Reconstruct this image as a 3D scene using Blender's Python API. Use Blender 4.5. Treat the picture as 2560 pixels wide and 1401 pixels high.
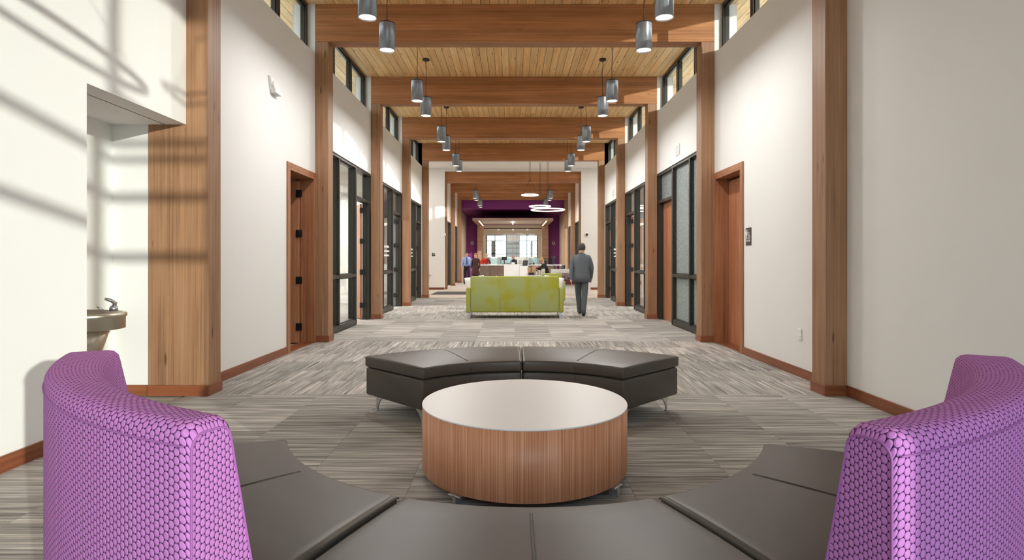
import bpy, bmesh, math, random
from mathutils import Vector, Matrix
random.seed(7)
S = bpy.context.scene
for o in list(bpy.data.objects): bpy.data.objects.remove(o)
C = S.collection
R = math.radians
PI = math.pi

# ------------------------------------------------------------------ camera, sky, sun, exposure
F = 1445.0; EYE = 1.25
cam = bpy.data.cameras.new('camera'); co = bpy.data.objects.new('camera', cam); C.objects.link(co)
co.location = (0, 0, EYE); co.rotation_euler = (R(90), 0, 0)
cam.sensor_width = 36; cam.lens = 36*F/2560; cam.shift_y = -49.5/2560; cam.clip_start = .02; cam.clip_end = 500
S.camera = co
S.view_settings.view_transform = 'Standard'; S.view_settings.look = 'None'
S.view_settings.gamma = 1; S.view_settings.use_curve_mapping = False
S.view_settings.exposure = -0.22
S.cycles.max_bounces = 10; S.cycles.diffuse_bounces = 6; S.cycles.transparent_max_bounces = 16
S.cycles.caustics_reflective = False; S.cycles.caustics_refractive = False
S.cycles.sample_clamp_indirect = 6
S.cycles.use_denoising = True

world = bpy.data.worlds.new('sky'); S.world = world; world.use_nodes = True
wn = world.node_tree; bg = wn.nodes['Background']
tc = wn.nodes.new('ShaderNodeTexCoord'); sp = wn.nodes.new('ShaderNodeSeparateXYZ'); rp = wn.nodes.new('ShaderNodeValToRGB')
wn.links.new(tc.outputs['Generated'], sp.inputs[0]); wn.links.new(sp.outputs[2], rp.inputs[0]); wn.links.new(rp.outputs[0], bg.inputs[0])
rp.color_ramp.elements[0].position = 0.0; rp.color_ramp.elements[0].color = (.93, .97, 1.0, 1)
rp.color_ramp.elements[1].position = .7; rp.color_ramp.elements[1].color = (.62, .78, 1.0, 1)
bg.inputs[1].default_value = 5.8

sl = bpy.data.lights.new('sun', 'SUN'); so = bpy.data.objects.new('sun', sl); C.objects.link(so)
SUN = Vector((-1, 1.14, -.222)).normalized()
so.rotation_euler = SUN.to_track_quat('-Z', 'Y').to_euler(); so.location = (20, -20, 8)
sl.energy = 4.8; sl.angle = R(.6); sl.color = (1, .95, .87)

PEND_W = 34.0
ROOM_W = 110.0
# ------------------------------------------------------------------ materials
class NT:
    def __init__(s, name):
        s.m = bpy.data.materials.new(name); s.m.use_nodes = True; s.t = s.m.node_tree; s.b = s.t.nodes['Principled BSDF']
    def n(s, typ, **kw):
        x = s.t.nodes.new(typ)
        for k, v in kw.items(): setattr(x, k, v)
        return x
    def l(s, a, b): s.t.links.new(a, b)
    def math(s, op, a, b=None, c=None):
        x = s.n('ShaderNodeMath', operation=op)
        for i, v in enumerate((a, b, c)):
            if v is None: continue
            if isinstance(v, (int, float)): x.inputs[i].default_value = v
            else: s.l(v, x.inputs[i])
        return x.outputs[0]
    def vec(s, scale, rnd=True, src='Object', rot=(0,0,0)):
        t = s.n('ShaderNodeTexCoord'); v = t.outputs[src]
        if rnd:
            oi = s.n('ShaderNodeObjectInfo'); k = s.math('MULTIPLY', oi.outputs['Random'], 37.0)
            a = s.n('ShaderNodeVectorMath', operation='ADD'); s.l(v, a.inputs[0])
            cx = s.n('ShaderNodeCombineXYZ'); s.l(k, cx.inputs[0]); s.l(k, cx.inputs[1]); s.l(k, cx.inputs[2]); s.l(cx.outputs[0], a.inputs[1]); v = a.outputs[0]
        mp = s.n('ShaderNodeMapping'); mp.inputs['Scale'].default_value = scale; mp.inputs['Rotation'].default_value = rot
        s.l(v, mp.inputs['Vector']); return mp.outputs[0]
    def noise(s, v, scale=1, detail=3, rough=.55, dist=0):
        x = s.n('ShaderNodeTexNoise'); x.inputs['Scale'].default_value = scale; x.inputs['Detail'].default_value = detail
        x.inputs['Roughness'].default_value = rough; x.inputs['Distortion'].default_value = dist; s.l(v, x.inputs['Vector']); return x.outputs['Fac']
    def ramp(s, f, stops, interp='LINEAR'):
        x = s.n('ShaderNodeValToRGB'); x.color_ramp.interpolation = interp
        e = x.color_ramp.elements
        while len(e) < len(stops): e.new(.5)
        for i, (p, c) in enumerate(stops): e[i].position = p; e[i].color = (*c, 1)
        s.l(f, x.inputs[0]); return x.outputs[0]
    def mix(s, f, a, b, mode='MIX'):
        x = s.n('ShaderNodeMix', data_type='RGBA', blend_type=mode)
        for sock, v in ((x.inputs[0], f), (x.inputs[6], a), (x.inputs[7], b)):
            if isinstance(v, (int, float)): sock.default_value = v
            elif isinstance(v, tuple): sock.default_value = (*v, 1)
            else: s.l(v, sock)
        return x.outputs[2]
    def bump(s, h, strength=.2, dist=.01):
        x = s.n('ShaderNodeBump'); x.inputs['Strength'].default_value = strength; x.inputs['Distance'].default_value = dist
        s.l(h, x.inputs['Height']); s.l(x.outputs[0], s.b.inputs['Normal'])
    def col(s, c):
        if isinstance(c, tuple): s.b.inputs['Base Color'].default_value = (*c, 1)
        else: s.l(c, s.b.inputs['Base Color'])

def srgb(r, g, b):
    f = lambda c: (c/255/12.92) if c/255 <= .04045 else ((c/255+.055)/1.055)**2.4
    return (f(r), f(g), f(b))

def plain(name, c, rough=.5, metal=0, var=.06, vs=3, bump=0, emit=None, spec=None):
    m = NT(name); v = m.vec((1, 1, 1)); n = m.noise(v, vs, 4)
    a = tuple(max(0, x*(1-var)) for x in c); b = tuple(min(1, x*(1+var)) for x in c)
    m.col(m.ramp(n, [(.3, a), (.7, b)])); m.b.inputs['Roughness'].default_value = rough; m.b.inputs['Metallic'].default_value = metal
    if bump: m.bump(m.noise(v, 160, 3), bump, .002)
    if spec is not None: m.b.inputs['Specular IOR Level'].default_value = spec
    if emit: m.b.inputs['Emission Color'].default_value = (*emit[:3], 1); m.b.inputs['Emission Strength'].default_value = emit[3]
    return m.m

def wood(name, dark, mid, light, axis='Z', rough=.45, knots=.5, lam=None, grain=26, spec=.35, wb=.3, lv=.18):
    """grain runs along axis; lam=(axis index, size) gives glued laminations of slightly different tone"""
    m = NT(name)
    sc = {'X': (.6, grain, grain), 'Y': (grain, .6, grain), 'Z': (grain, grain, .6)}[axis]
    v = m.vec(sc); n1 = m.noise(v, 1, 6, .62, .5)
    sc2 = tuple(x*.16 if x > 1 else x*.5 for x in sc); v2 = m.vec(sc2); n2 = m.noise(v2, 1, 3, .5, .8)
    f = m.math('ADD', m.math('MULTIPLY', n1, 1-wb), m.math('MULTIPLY', n2, wb))
    f = m.math('ADD', f, m.math('MULTIPLY', m.math('SUBTRACT', m.noise(m.vec(tuple(q*.12 if q > 1 else q*2.2 for q in sc)), 1, 4, .6), .5), .35))
    c = m.ramp(f, [(.24, dark), (.5, mid), (.78, light)])
    if lam:
        t = m.n('ShaderNodeTexCoord'); s = m.n('ShaderNodeSeparateXYZ'); m.l(t.outputs['Object'], s.inputs[0])
        q = m.math('DIVIDE', s.outputs[lam[0]], lam[1]); fl = m.math('FLOOR', q)
        w = m.n('ShaderNodeTexWhiteNoise', noise_dimensions='1D'); m.l(fl, w.inputs['W'])
        k = m.math('ADD', 1-lv/2, m.math('MULTIPLY', w.outputs['Value'], lv))
        fr = m.math('FRACT', q); edge = m.math('GREATER_THAN', m.math('ABSOLUTE', m.math('SUBTRACT', fr, .5)), .482)
        k = m.math('SUBTRACT', k, m.math('MULTIPLY', edge, .10))
        cc = m.n('ShaderNodeCombineColor'); [m.l(k, cc.inputs[i]) for i in range(3)]
        c = m.mix(1.0, c, cc.outputs[0], 'MULTIPLY')
    if knots:
        ks = {'X': (1.3, 7, 7), 'Y': (7, 1.3, 7), 'Z': (7, 7, 1.3)}[axis]
        vk = m.vec(ks); vo = m.n('ShaderNodeTexVoronoi'); m.l(vk, vo.inputs['Vector']); vo.inputs['Scale'].default_value = 1
        kf = m.ramp(vo.outputs['Distance'], [(.045, (1, 1, 1)), (.10, (0, 0, 0))])
        c = m.mix(m.math('MULTIPLY', kf, knots), c, tuple(x*.35 for x in dark))
    m.col(c); m.b.inputs['Roughness'].default_value = rough; m.b.inputs['Specular IOR Level'].default_value = spec
    m.bump(n1, .12, .002)
    return m.m

M = {}
M['paint'] = plain('white wall paint', srgb(232, 232, 229), .7, var=.012, vs=1.2, bump=.05)
M['beige'] = plain('beige wall paint', srgb(222, 208, 192), .7, var=.012, vs=1.2)
M['purplepaint'] = plain('purple wall paint', srgb(122, 44, 118), .6, var=.03)
M['ceilwhite'] = plain('white ceiling board', srgb(228, 228, 226), .8, var=.02)
M['col'] = wood('stained timber column', srgb(118, 86, 62), srgb(158, 119, 88), srgb(180, 142, 110), 'Z', .5, .8, lam=(0, .092), grain=52, wb=.12, lv=.12)
M['beam'] = wood('stained glued beam', srgb(122, 80, 48), srgb(168, 114, 72), srgb(196, 142, 96), 'X', .5, .4, lam=(2, .094), grain=40)
M['door'] = wood('cherry door veneer', srgb(132, 80, 52), srgb(178, 120, 86), srgb(204, 150, 114), 'Z', .35, .0, grain=26)
M['frame'] = wood('cherry door frame', srgb(108, 66, 42), srgb(158, 106, 74), srgb(188, 136, 100), 'Z', .35, .3, grain=26)
M['base'] = wood('cherry baseboard', srgb(92, 48, 30), srgb(134, 78, 50), srgb(162, 102, 68), 'Y', .3, .2, grain=24, spec=.5)
M['basex'] = wood('cherry baseboard across', srgb(92, 48, 30), srgb(134, 78, 50), srgb(162, 102, 68), 'X', .3, .2, grain=24, spec=.5)
M['metal'] = plain('dark bronze metal', srgb(58, 57, 52), .38, .3, var=.05)
M['hinge'] = plain('dark steel hinge', srgb(62, 60, 60), .4, .8)
M['chrome'] = plain('brushed chrome', srgb(200, 202, 206), .28, .9, var=.02)
M['steel'] = plain('brushed stainless steel', srgb(205, 200, 186), .33, 1, var=.03)
M['cyl'] = plain('satin grey lamp metal', srgb(138, 142, 148), .3, .45, var=.02)
M['black'] = plain('black plastic', srgb(24, 24, 26), .45)
M['white'] = plain('white laminate', srgb(240, 240, 238), .35, var=.01)
M['tabletop'] = plain('white table laminate', srgb(236, 234, 232), .38, var=.006)
M['zebra'] = wood('striped veneer', srgb(150, 88, 60), srgb(206, 144, 106), srgb(238, 188, 154), 'Z', .4, 0, grain=120, wb=.12)
M['walnut'] = wood('grey brown laminate', srgb(92, 74, 66), srgb(122, 100, 88), srgb(146, 122, 106), 'Z', .4, 0, grain=30)
M['canopy'] = wood('pale walnut canopy', srgb(140, 110, 92), srgb(172, 140, 118), srgb(196, 166, 144), 'X', .4, 0, grain=20)
M['leather'] = plain('taupe grey leather', srgb(70, 64, 58), .42, var=.05, vs=2, bump=.10)
M['leather'].node_tree.nodes['Principled BSDF'].inputs['Coat Weight'].default_value = .08
M['leather'].node_tree.nodes['Principled BSDF'].inputs['Coat Roughness'].default_value = .3
M['leatherseam'] = plain('dark leather seam', srgb(52, 48, 44), .5)
M['whitefab'] = plain('white pillow cloth', srgb(240, 238, 234), .9)
M['skin'] = plain('skin', srgb(214, 164, 138), .55)
M['maroon'] = plain('maroon upholstery', srgb(92, 44, 46), .7)
M['greypanel'] = plain('grey wall panel', srgb(128, 130, 130), .5)
M['tan'] = plain('tan floor tile', srgb(206, 190, 174), .45, var=.06, vs=6)
M['mat'] = plain('dark walk-off mat', srgb(74, 74, 74), .95, var=.15, vs=40)
M['ground'] = plain('pale winter ground', srgb(156, 152, 142), .9)
M['roof'] = plain('pale roof membrane', srgb(200, 200, 198), .8)
M['lens'] = plain('glowing lamp lens', (1, 1, 1), .5, emit=(1, .86, .72, 9))
M['strip'] = plain('warm light strip', (1, 1, 1), .5, emit=(1, .80, .62, 4))
M['leaf'] = plain('green leaf', srgb(40, 74, 34), .45, var=.3)
M['pot'] = plain('grey plant pot', srgb(120, 118, 114), .6)
M['kraft'] = plain('kraft paper', srgb(214, 176, 142), .8)
M['ceramic'] = plain('white ceramic', srgb(236, 234, 228), .25)
M['signblack'] = plain('dark sign plate', srgb(62, 60, 54), .5)
M['signwhite'] = plain('white sign print', srgb(240, 240, 236), .5, emit=None)

def pine():
    m = NT('pale pine plank')
    v = m.vec((24, .8, 24)); n1 = m.noise(v, 1, 4, .55, 1.6); v2 = m.vec((5, .5, 5)); n2 = m.noise(v2, 1, 2)
    f = m.math('ADD', m.math('MULTIPLY', n1, .6), m.math('MULTIPLY', n2, .4))
    c = m.ramp(f, [(.32, srgb(216, 164, 104)), (.5, srgb(244, 200, 138)), (.66, srgb(252, 220, 168))])
    oi = m.n('ShaderNodeObjectInfo'); k = m.math('ADD', .86, m.math('MULTIPLY', oi.outputs['Random'], .2))
    cc = m.n('ShaderNodeCombineColor'); [m.l(k, cc.inputs[i]) for i in range(3)]
    c = m.mix(1.0, c, cc.outputs[0], 'MULTIPLY')
    vk = m.vec((9, 1.9, 9)); vo = m.n('ShaderNodeTexVoronoi'); m.l(vk, vo.inputs['Vector']); vo.inputs['Scale'].default_value = 1
    kf = m.ramp(vo.outputs['Distance'], [(.05, (1, 1, 1)), (.15, (0, 0, 0))])
    c = m.mix(m.math('MULTIPLY', kf, .75), c, srgb(112, 64, 30))
    m.col(c); m.b.inputs['Roughness'].default_value = .5; m.b.inputs['Specular IOR Level'].default_value = .3
    return m.m
M['pine'] = pine()
M['groove'] = plain('dark board behind planks', srgb(120, 78, 40), .8)

def carpet(name, along, grey=0):
    m = NT(name)
    t = m.n('ShaderNodeTexCoord'); s = m.n('ShaderNodeSeparateXYZ'); m.l(t.outputs['Object'], s.inputs[0])
    a, b = (s.outputs[0], s.outputs[1]) if along == 'X' else (s.outputs[1], s.outputs[0])
    oi = m.n('ShaderNodeObjectInfo'); rnd = m.math('MULTIPLY', oi.outputs['Random'], 91.0)
    def rows(pitch, stretch, seed):
        q = m.math('FLOOR', m.math('DIVIDE', b, pitch))
        w = m.n('ShaderNodeTexWhiteNoise', noise_dimensions='2D')
        c1 = m.n('ShaderNodeCombineXYZ'); m.l(q, c1.inputs[0]); m.l(m.math('ADD', rnd, seed), c1.inputs[1]); m.l(c1.outputs[0], w.inputs['Vector'])
        c2 = m.n('ShaderNodeCombineXYZ'); m.l(m.math('ADD', m.math('MULTIPLY', a, stretch), m.math('MULTIPLY', w.outputs['Value'], 50)), c2.inputs[0])
        m.l(m.math('MULTIPLY', q, 3.71), c2.inputs[1]); m.l(rnd, c2.inputs[2])
        return m.noise(c2.outputs[0], 1, 1, .5), w.outputs['Value']
    (f1, w1), (f2, w2) = rows(.0088, 2.6, 0), rows(.030, 1.4, 17)
    f = m.math('ADD', m.math('MULTIPLY', f1, .50), m.math('MULTIPLY', f2, .34))
    f = m.math('ADD', f, m.math('MULTIPLY', w1, .10)); f = m.math('ADD', f, m.math('MULTIPLY', w2, .06))
    f = m.math('ADD', f, m.math('MULTIPLY', m.math('SUBTRACT', oi.outputs['Random'], .5), .10))
    c = m.ramp(f, [(.34, srgb(112, 109, 105)), (.43, srgb(140, 137, 132)), (.53, srgb(164, 160, 154)), (.61, srgb(186, 181, 174)), (.71, srgb(216, 211, 203))])
    v = m.vec((1, 1, 1)); fz = m.noise(v, 420, 2)
    c = m.mix(.22, c, m.ramp(fz, [(.3, (.25, .25, .25)), (.7, (.8, .8, .8))]), 'OVERLAY')
    m.col(c); m.b.inputs['Roughness'].default_value = .95; m.b.inputs['Specular IOR Level'].default_value = .1
    m.bump(fz, .5, .004)
    return m.m
M['carpetx'] = carpet('streaked carpet across', 'X'); M['carpety'] = carpet('streaked carpet along', 'Y')

def dotfabric():
    m = NT('purple honeycomb dot fabric')
    t = m.n('ShaderNodeTexCoord'); s = m.n('ShaderNodeSeparateXYZ'); m.l(t.outputs['UV'], s.inputs[0])
    p = .0186
    U = m.math('DIVIDE', s.outputs[0], p*.8660254*2); V = m.math('DIVIDE', s.outputs[1], p)
    def d(off):
        a = m.math('MULTIPLY', m.math('SUBTRACT', m.math('FRACT', m.math('ADD', U, off)), .5), 2*.8660254)
        b = m.math('SUBTRACT', m.math('FRACT', m.math('ADD', V, off)), .5)
        return m.math('SQRT', m.math('ADD', m.math('MULTIPLY', a, a), m.math('MULTIPLY', b, b)))
    r = m.math('MINIMUM', d(0.0), d(.5))
    v = m.vec((1, 1, 1), src='UV'); n = m.noise(v, 1400, 2)
    base = m.ramp(n, [(.25, srgb(168, 106, 170)), (.75, srgb(192, 128, 190))])
    c = m.mix(m.ramp(r, [(.452, (0, 0, 0)), (.492, (1, 1, 1))]), base, srgb(62, 26, 74))
    m.col(c); m.b.inputs['Roughness'].default_value = .85; m.b.inputs['Specular IOR Level'].default_value = .15
    h = m.ramp(r, [(.30, (1, 1, 1)), (.52, (0, 0, 0))]); m.bump(h, .55, .004)
    return m.m
M['dots'] = dotfabric()

def green():
    m = NT('lime green woven fabric'); v = m.vec((1, 1, 1)); n = m.noise(v, 2.2, 2); f = m.noise(m.vec((1, 1, 1)), 380, 2)
    c = m.ramp(n, [(.38, srgb(158, 158, 44)), (.58, srgb(158, 166, 108))])
    c = m.mix(.3, c, m.ramp(f, [(.3, (.2, .2, .2)), (.7, (.8, .8, .8))]), 'OVERLAY')
    m.col(c); m.b.inputs['Roughness'].default_value = .9; m.bump(f, .4, .004); return m.m
M['green'] = green()

def patterned():
    m = NT('mottled purple grey fabric'); v = m.vec((1, 1, 1)); f = m.noise(v, 26, 3)
    m.col(m.ramp(f, [(.42, srgb(78, 60, 74)), (.55, srgb(168, 150, 158))])); m.b.inputs['Roughness'].default_value = .9; return m.m
M['mottle'] = patterned()

def glass(name, tint, refl=.9, rain=False, alpha=None):
    m = NT(name); m.t.nodes.remove(m.b)
    out = [x for x in m.t.nodes if x.type == 'OUTPUT_MATERIAL'][0]
    tr = m.n('ShaderNodeBsdfTransparent'); tr.inputs[0].default_value = (*tint, 1)
    gl = m.n('ShaderNodeBsdfGlossy'); gl.inputs['Roughness'].default_value = .02; gl.inputs[0].default_value = (1, 1, 1, 1)
    fr = m.n('ShaderNodeFresnel'); ge = m.n('ShaderNodeNewGeometry'); m.l(m.math('SUBTRACT', 1.5, m.math('MULTIPLY', ge.outputs['Backfacing'], .8333)), fr.inputs[0])
    mx = m.n('ShaderNodeMixShader')
    k = m.math('MULTIPLY', fr.outputs[0], refl); m.l(k, mx.inputs[0]); m.l(tr.outputs[0], mx.inputs[1]); m.l(gl.outputs[0], mx.inputs[2])
    last = mx.outputs[0]
    if rain:
        v = m.vec((1, 1, .6)); n = m.noise(v, 48, 2, .5, .8)
        bp = m.n('ShaderNodeBump'); bp.inputs['Strength'].default_value = .8; bp.inputs['Distance'].default_value = .01; m.l(n, bp.inputs['Height'])
        gl.inputs['Roughness'].default_value = .12; m.l(bp.outputs[0], gl.inputs['Normal'])
        tl = m.n('ShaderNodeBsdfTranslucent'); tl.inputs[0].default_value = (*srgb(196, 204, 204), 1); m.l(bp.outputs[0], tl.inputs['Normal'])
        df = m.n('ShaderNodeBsdfDiffuse'); m.l(m.ramp(n, [(.35, srgb(112, 120, 120)), (.62, srgb(214, 222, 222))]), df.inputs[0]); m.l(bp.outputs[0], df.inputs['Normal'])
        m1 = m.n('ShaderNodeMixShader'); m1.inputs[0].default_value = .45; m.l(tl.outputs[0], m1.inputs[1]); m.l(df.outputs[0], m1.inputs[2])
        m2 = m.n('ShaderNodeMixShader'); m2.inputs[0].default_value = .12; m.l(m1.outputs[0], m2.inputs[1]); m.l(gl.outputs[0], m2.inputs[2])
        last = m2.outputs[0]
    m.l(last, out.inputs[0]); return m.m
M['glass'] = glass('clear pane', (.93, .96, .95)); M['rain'] = glass('rain textured pane', (.9, .95, .95), rain=True)
M['blueglass'] = glass('pale blue screen glass', (.68, .82, .86), .9)

# ------------------------------------------------------------------ mesh helpers
def newbm(): return bmesh.new()
def bx(bm, x0, x1, y0, y1, z0, z1, rot=None, mi=0):
    vs = [bm.verts.new(p) for p in ((x0,y0,z0),(x1,y0,z0),(x1,y1,z0),(x0,y1,z0),(x0,y0,z1),(x1,y0,z1),(x1,y1,z1),(x0,y1,z1))]
    for f in ((3,2,1,0),(4,5,6,7),(0,1,5,4),(1,2,6,5),(2,3,7,6),(3,0,4,7)):
        fa = bm.faces.new([vs[i] for i in f]); fa.material_index = mi
    if rot is not None:
        for v in vs: v.co = rot @ v.co
    return vs
def boxm(*a, **k):
    bm = newbm(); bx(bm, *a, **k); return bm
def ring(bm, c, r, axis, n, rx=None):
    pass
def lathe(bm, prof, n=32, c=(0,0,0), cap=True, mi=0):
    rows = []
    for r, z in prof:
        rows.append([bm.verts.new((c[0]+r*math.cos(2*PI*i/n), c[1]+r*math.sin(2*PI*i/n), c[2]+z)) for i in range(n)])
    for a, b in zip(rows, rows[1:]):
        for i in range(n):
            f = bm.faces.new((a[i], a[(i+1) % n], b[(i+1) % n], b[i])); f.material_index = mi; f.smooth = True
    if cap:
        for rw, rev in ((rows[0], True), (rows[-1], False)):
            f = bm.faces.new(rw[::-1] if rev else rw); f.material_index = mi
    return rows
def tube(bm, pts, r, n=8, closed=False, mi=0):
    pts = [Vector(p) for p in pts]; N = len(pts); rr = r if isinstance(r, (list, tuple)) else [r]*N
    rows = []; prev = None
    for i, p in enumerate(pts):
        a = pts[(i-1) % N] if closed or i > 0 else p; b = pts[(i+1) % N] if closed or i < N-1 else p
        d = (b-a).normalized()
        if prev is None:
            u = d.orthogonal().normalized()
        else:
            u = (prev - d*prev.dot(d)).normalized()
        prev = u; w = d.cross(u)
        rows.append([bm.verts.new(p + (u*math.cos(2*PI*k/n) + w*math.sin(2*PI*k/n))*rr[i]) for k in range(n)])
    for i in range(N if closed else N-1):
        a, b = rows[i], rows[(i+1) % N]
        for k in range(n):
            f = bm.faces.new((a[k], a[(k+1) % n], b[(k+1) % n], b[k])); f.smooth = True; f.material_index = mi
    if not closed:
        bm.faces.new(rows[0][::-1]); bm.faces.new(rows[-1])
def sphere(bm, c, r, sc=(1,1,1), seg=16, rings=10, mi=0):
    mt = Matrix.Translation(c) @ Matrix.Diagonal((r*sc[0], r*sc[1], r*sc[2], 1))
    res = bmesh.ops.create_uvsphere(bm, u_segments=seg, v_segments=rings, radius=1, matrix=mt)
    for v in res['verts']:
        for f in v.link_faces: f.smooth = True; f.material_index = mi
    return res['verts']
def obj(name, bm, mat, parent=None, loc=(0,0,0), rot=(0,0,0), bevel=0, seg=2, smooth=False, kind=None, label=None, clean=True):
    if clean: bmesh.ops.recalc_face_normals(bm, faces=bm.faces)
    me = bpy.data.meshes.new(name); bm.to_mesh(me); bm.free()
    o = bpy.data.objects.new(name, me); C.objects.link(o)
    for m_ in (mat if isinstance(mat, (list, tuple)) else [mat]): me.materials.append(M[m_] if isinstance(m_, str) else m_)
    if smooth:
        for p in me.polygons: p.use_smooth = True
    o.location = loc; o.rotation_euler = rot; o.parent = parent
    if bevel:
        b = o.modifiers.new('bevel', 'BEVEL'); b.width = bevel; b.segments = seg; b.limit_method = 'ANGLE'; b.angle_limit = R(35)
        b.harden_normals = False
    if kind: o['kind'] = kind
    if label: o['label'] = label
    return o
def tag(o, label, cat=None, group=None, kind=None):
    o['label'] = label
    if cat: o['category'] = cat
    if group: o['group'] = group
    if kind: o['kind'] = kind
    return o
def thing(name, label, cat, loc=(0,0,0), rz=0, group=None, kind=None):
    o = bpy.data.objects.new(name, None); C.objects.link(o); o.location = loc; o.rotation_euler = (0, 0, rz); o.empty_display_size = .1
    return tag(o, label, cat, group, kind)
def dup(root, loc, rz=None, label=None, group=None):
    r = root.copy(); C.objects.link(r); r.location = loc
    if rz is not None: r.rotation_euler = (0, 0, rz)
    if label: r['label'] = label
    if group: r['group'] = group
    for ch in list(root.children):
        c = ch.copy(); C.objects.link(c); c.parent = r
        for g in ch.children:
            d = g.copy(); C.objects.link(d); d.parent = c
    return r

# ------------------------------------------------------------------ layout
XL, XR = -3.0, 3.085           # wall faces
CL, CR = -2.80, 2.885          # inner corners of the columns
Y0, PITCH, CT = 5.32, 3.485, .24
CY = [Y0 + PITCH*k for k in range(-1, 5)]      # column fronts: 1.835, 5.32 ... 19.26
HB, HC = 4.58, 5.155           # beam underside, ceiling
SILL = 4.39; HEAD = 3.08; DH = 2.45
END = 24.6
H2 = [24.8, 28.285, 31.77]     # columns of the second hall

# floor
fl = obj('floor', boxm(-12, 12, -6, 60, -.2, -.008), 'carpetx'); tag(fl, 'grey beige streaked carpet floor of the long hall', 'floor', kind='structure')
rows_, cols_ = 6, 10
tw = (XR-XL)/cols_; td = PITCH/rows_
tilem = {}
for ax in 'xy':
    bm = boxm(-tw/2+.0008, tw/2-.0008, -td/2+.0008, td/2-.0008, -.008, 0)
    me = bpy.data.meshes.new('carpet_tile'); bmesh.ops.recalc_face_normals(bm, faces=bm.faces); bm.to_mesh(me); bm.free(); me.materials.append(M['carpet'+ax]); tilem[ax] = me
for b in range(-1, 4):
    ax = 'x' if b % 2 else 'y'
    for r in range(rows_):
        for c in range(cols_):
            o = bpy.data.objects.new('carpet_tile', tilem[ax]); C.objects.link(o); o.parent = fl
            o.location = (XL+tw*(c+.5), Y0+.06+PITCH*b+td*(r+.5), random.uniform(-.0006, .0006))
obj('carpet', boxm(-3.0, 8, -3, Y0+.06-PITCH, -.008, 0), 'carpety', fl, kind='stuff')
ty = Y0+.06+PITCH*4
obj('tile_floor', boxm(-7, 7, ty, END+.2, -.008, 0), 'tan', fl)
obj('hall_carpet', boxm(-3.1, 3.2, END+.2, 46, -.008, 0), 'tan', fl)
tag(obj('entrance_mat', boxm(-2.95, .2, 21.0, 22.85, .0005, .012), 'mat'), 'dark grey walk-off mat lying on the tan tiles behind the green sofa', 'mat')
gr = obj('ground', boxm(-120, 120, -120, 160, -.5, -.25), 'ground'); tag(gr, 'pale ground outside the building', 'ground', kind='structure')

# walls
def S_(side): return (XL, -1) if side == 'left' else (XR, 1)
def wbox(bm, side, y0, y1, z0, z1, d0=0, d1=.2):
    X, s = S_(side); a, b = X+s*d0, X+s*d1
    bx(bm, min(a, b), max(a, b), y0, y1, z0, z1)
NY0, NY1, NZ, NX = 4.078, 5.335, 2.50, -3.69
def hall_wall(side):
    bm = newbm()
    if side == 'left':
        wbox(bm, side, -3, NY0, 0, 5.2); wbox(bm, side, NY0, CY[1], NZ, 5.2)
    else:
        wbox(bm, side, -1.40, CY[0], 0, 5.2); wbox(bm, side, CY[0], CY[1], 0, SILL)
    # bay with wooden door
    dy0, dy1 = 7.76, 8.74
    wbox(bm, side, CY[1]+.03, dy0, 0, SILL); wbox(bm, side, dy0, dy1, DH+.05, SILL); wbox(bm, side, dy1, CY[2], 0, SILL)
    for k in (2, 3, 4):
        wbox(bm, side, CY[k], CY[k+1], HEAD, SILL)
    wbox(bm, side, CY[5], CY[5]+.3, 0, 5.2)
    first = 1 if side == 'left' else 0
    for k in range(first, 6): wbox(bm, side, CY[k]-.0, CY[k]+CT, SILL, HC, 0.0, .34)
    o = obj('wall_'+side, bm, 'paint'); tag(o, 'white painted %s wall of the hall with timber columns' % side, 'wall', kind='structure')
    return o
WL, WR = hall_wall('left'), hall_wall('right')
# niche
bm = newbm()
bx(bm, NX-.12, NX, NY0-.1, NY1+.1, 0, NZ+.1)               # back
bx(bm, NX-.1, XL-.2, NY0-.14, NY0, 0, NZ+.1)               # near end
bx(bm, NX-.1, -3.30, NY1, NY1+.12, 0, NZ+.1)               # far end
bx(bm, NX-.1, XL-.19, NY0-.1, NY1+.1, NZ, NZ+.12)          # soffit
tag(obj('wall_niche', bm, 'paint'), 'white recessed wall niche around the drinking fountain', 'niche', kind='structure')
# end wall (beyond the cross passage) and cross passage walls
bm = newbm()
bx(bm, -8, -2.87, END, END+.2, 0, 5.2); bx(bm, 2.95, 8, END, END+.2, 0, 5.2); bx(bm, -2.87, 2.95, END, END+.2, 5.05, 5.2)
tag(obj('wall_end', bm, 'paint'), 'white cross wall with a wide opening to the reception', 'wall', kind='structure')
bm = newbm(); bx(bm, -7.2, -7, 19, END+.2, 0, 5.2); bx(bm, 7, 7.2, 19, END+.2, 0, 5.2)
bx(bm, -7.2, XL-.19, 19.3, 19.5, 0, 5.2); bx(bm, XR+.19, 7.2, 19.3, 19.5, 0, 5.2)
tag(obj('wall_passage', bm, 'paint'), 'white walls of the cross passage behind the green sofa', 'wall', kind='structure')
# second hall walls
bm = newbm()
for side in ('left', 'right'):
    for a, b in ((END+.2, H2[1]), (H2[1], H2[2])):
        wbox(bm, side, a, b, HEAD, 5.2)
    wbox(bm, side, H2[2]+.2, 38, 0, 5.2)
    wbox(bm, side, END+.2, H2[2]+.2, 0, .02, 0, 4)
tag(obj('wall_reception', bm, 'beige'), 'beige side walls of the reception hall', 'wall', kind='structure')

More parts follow.
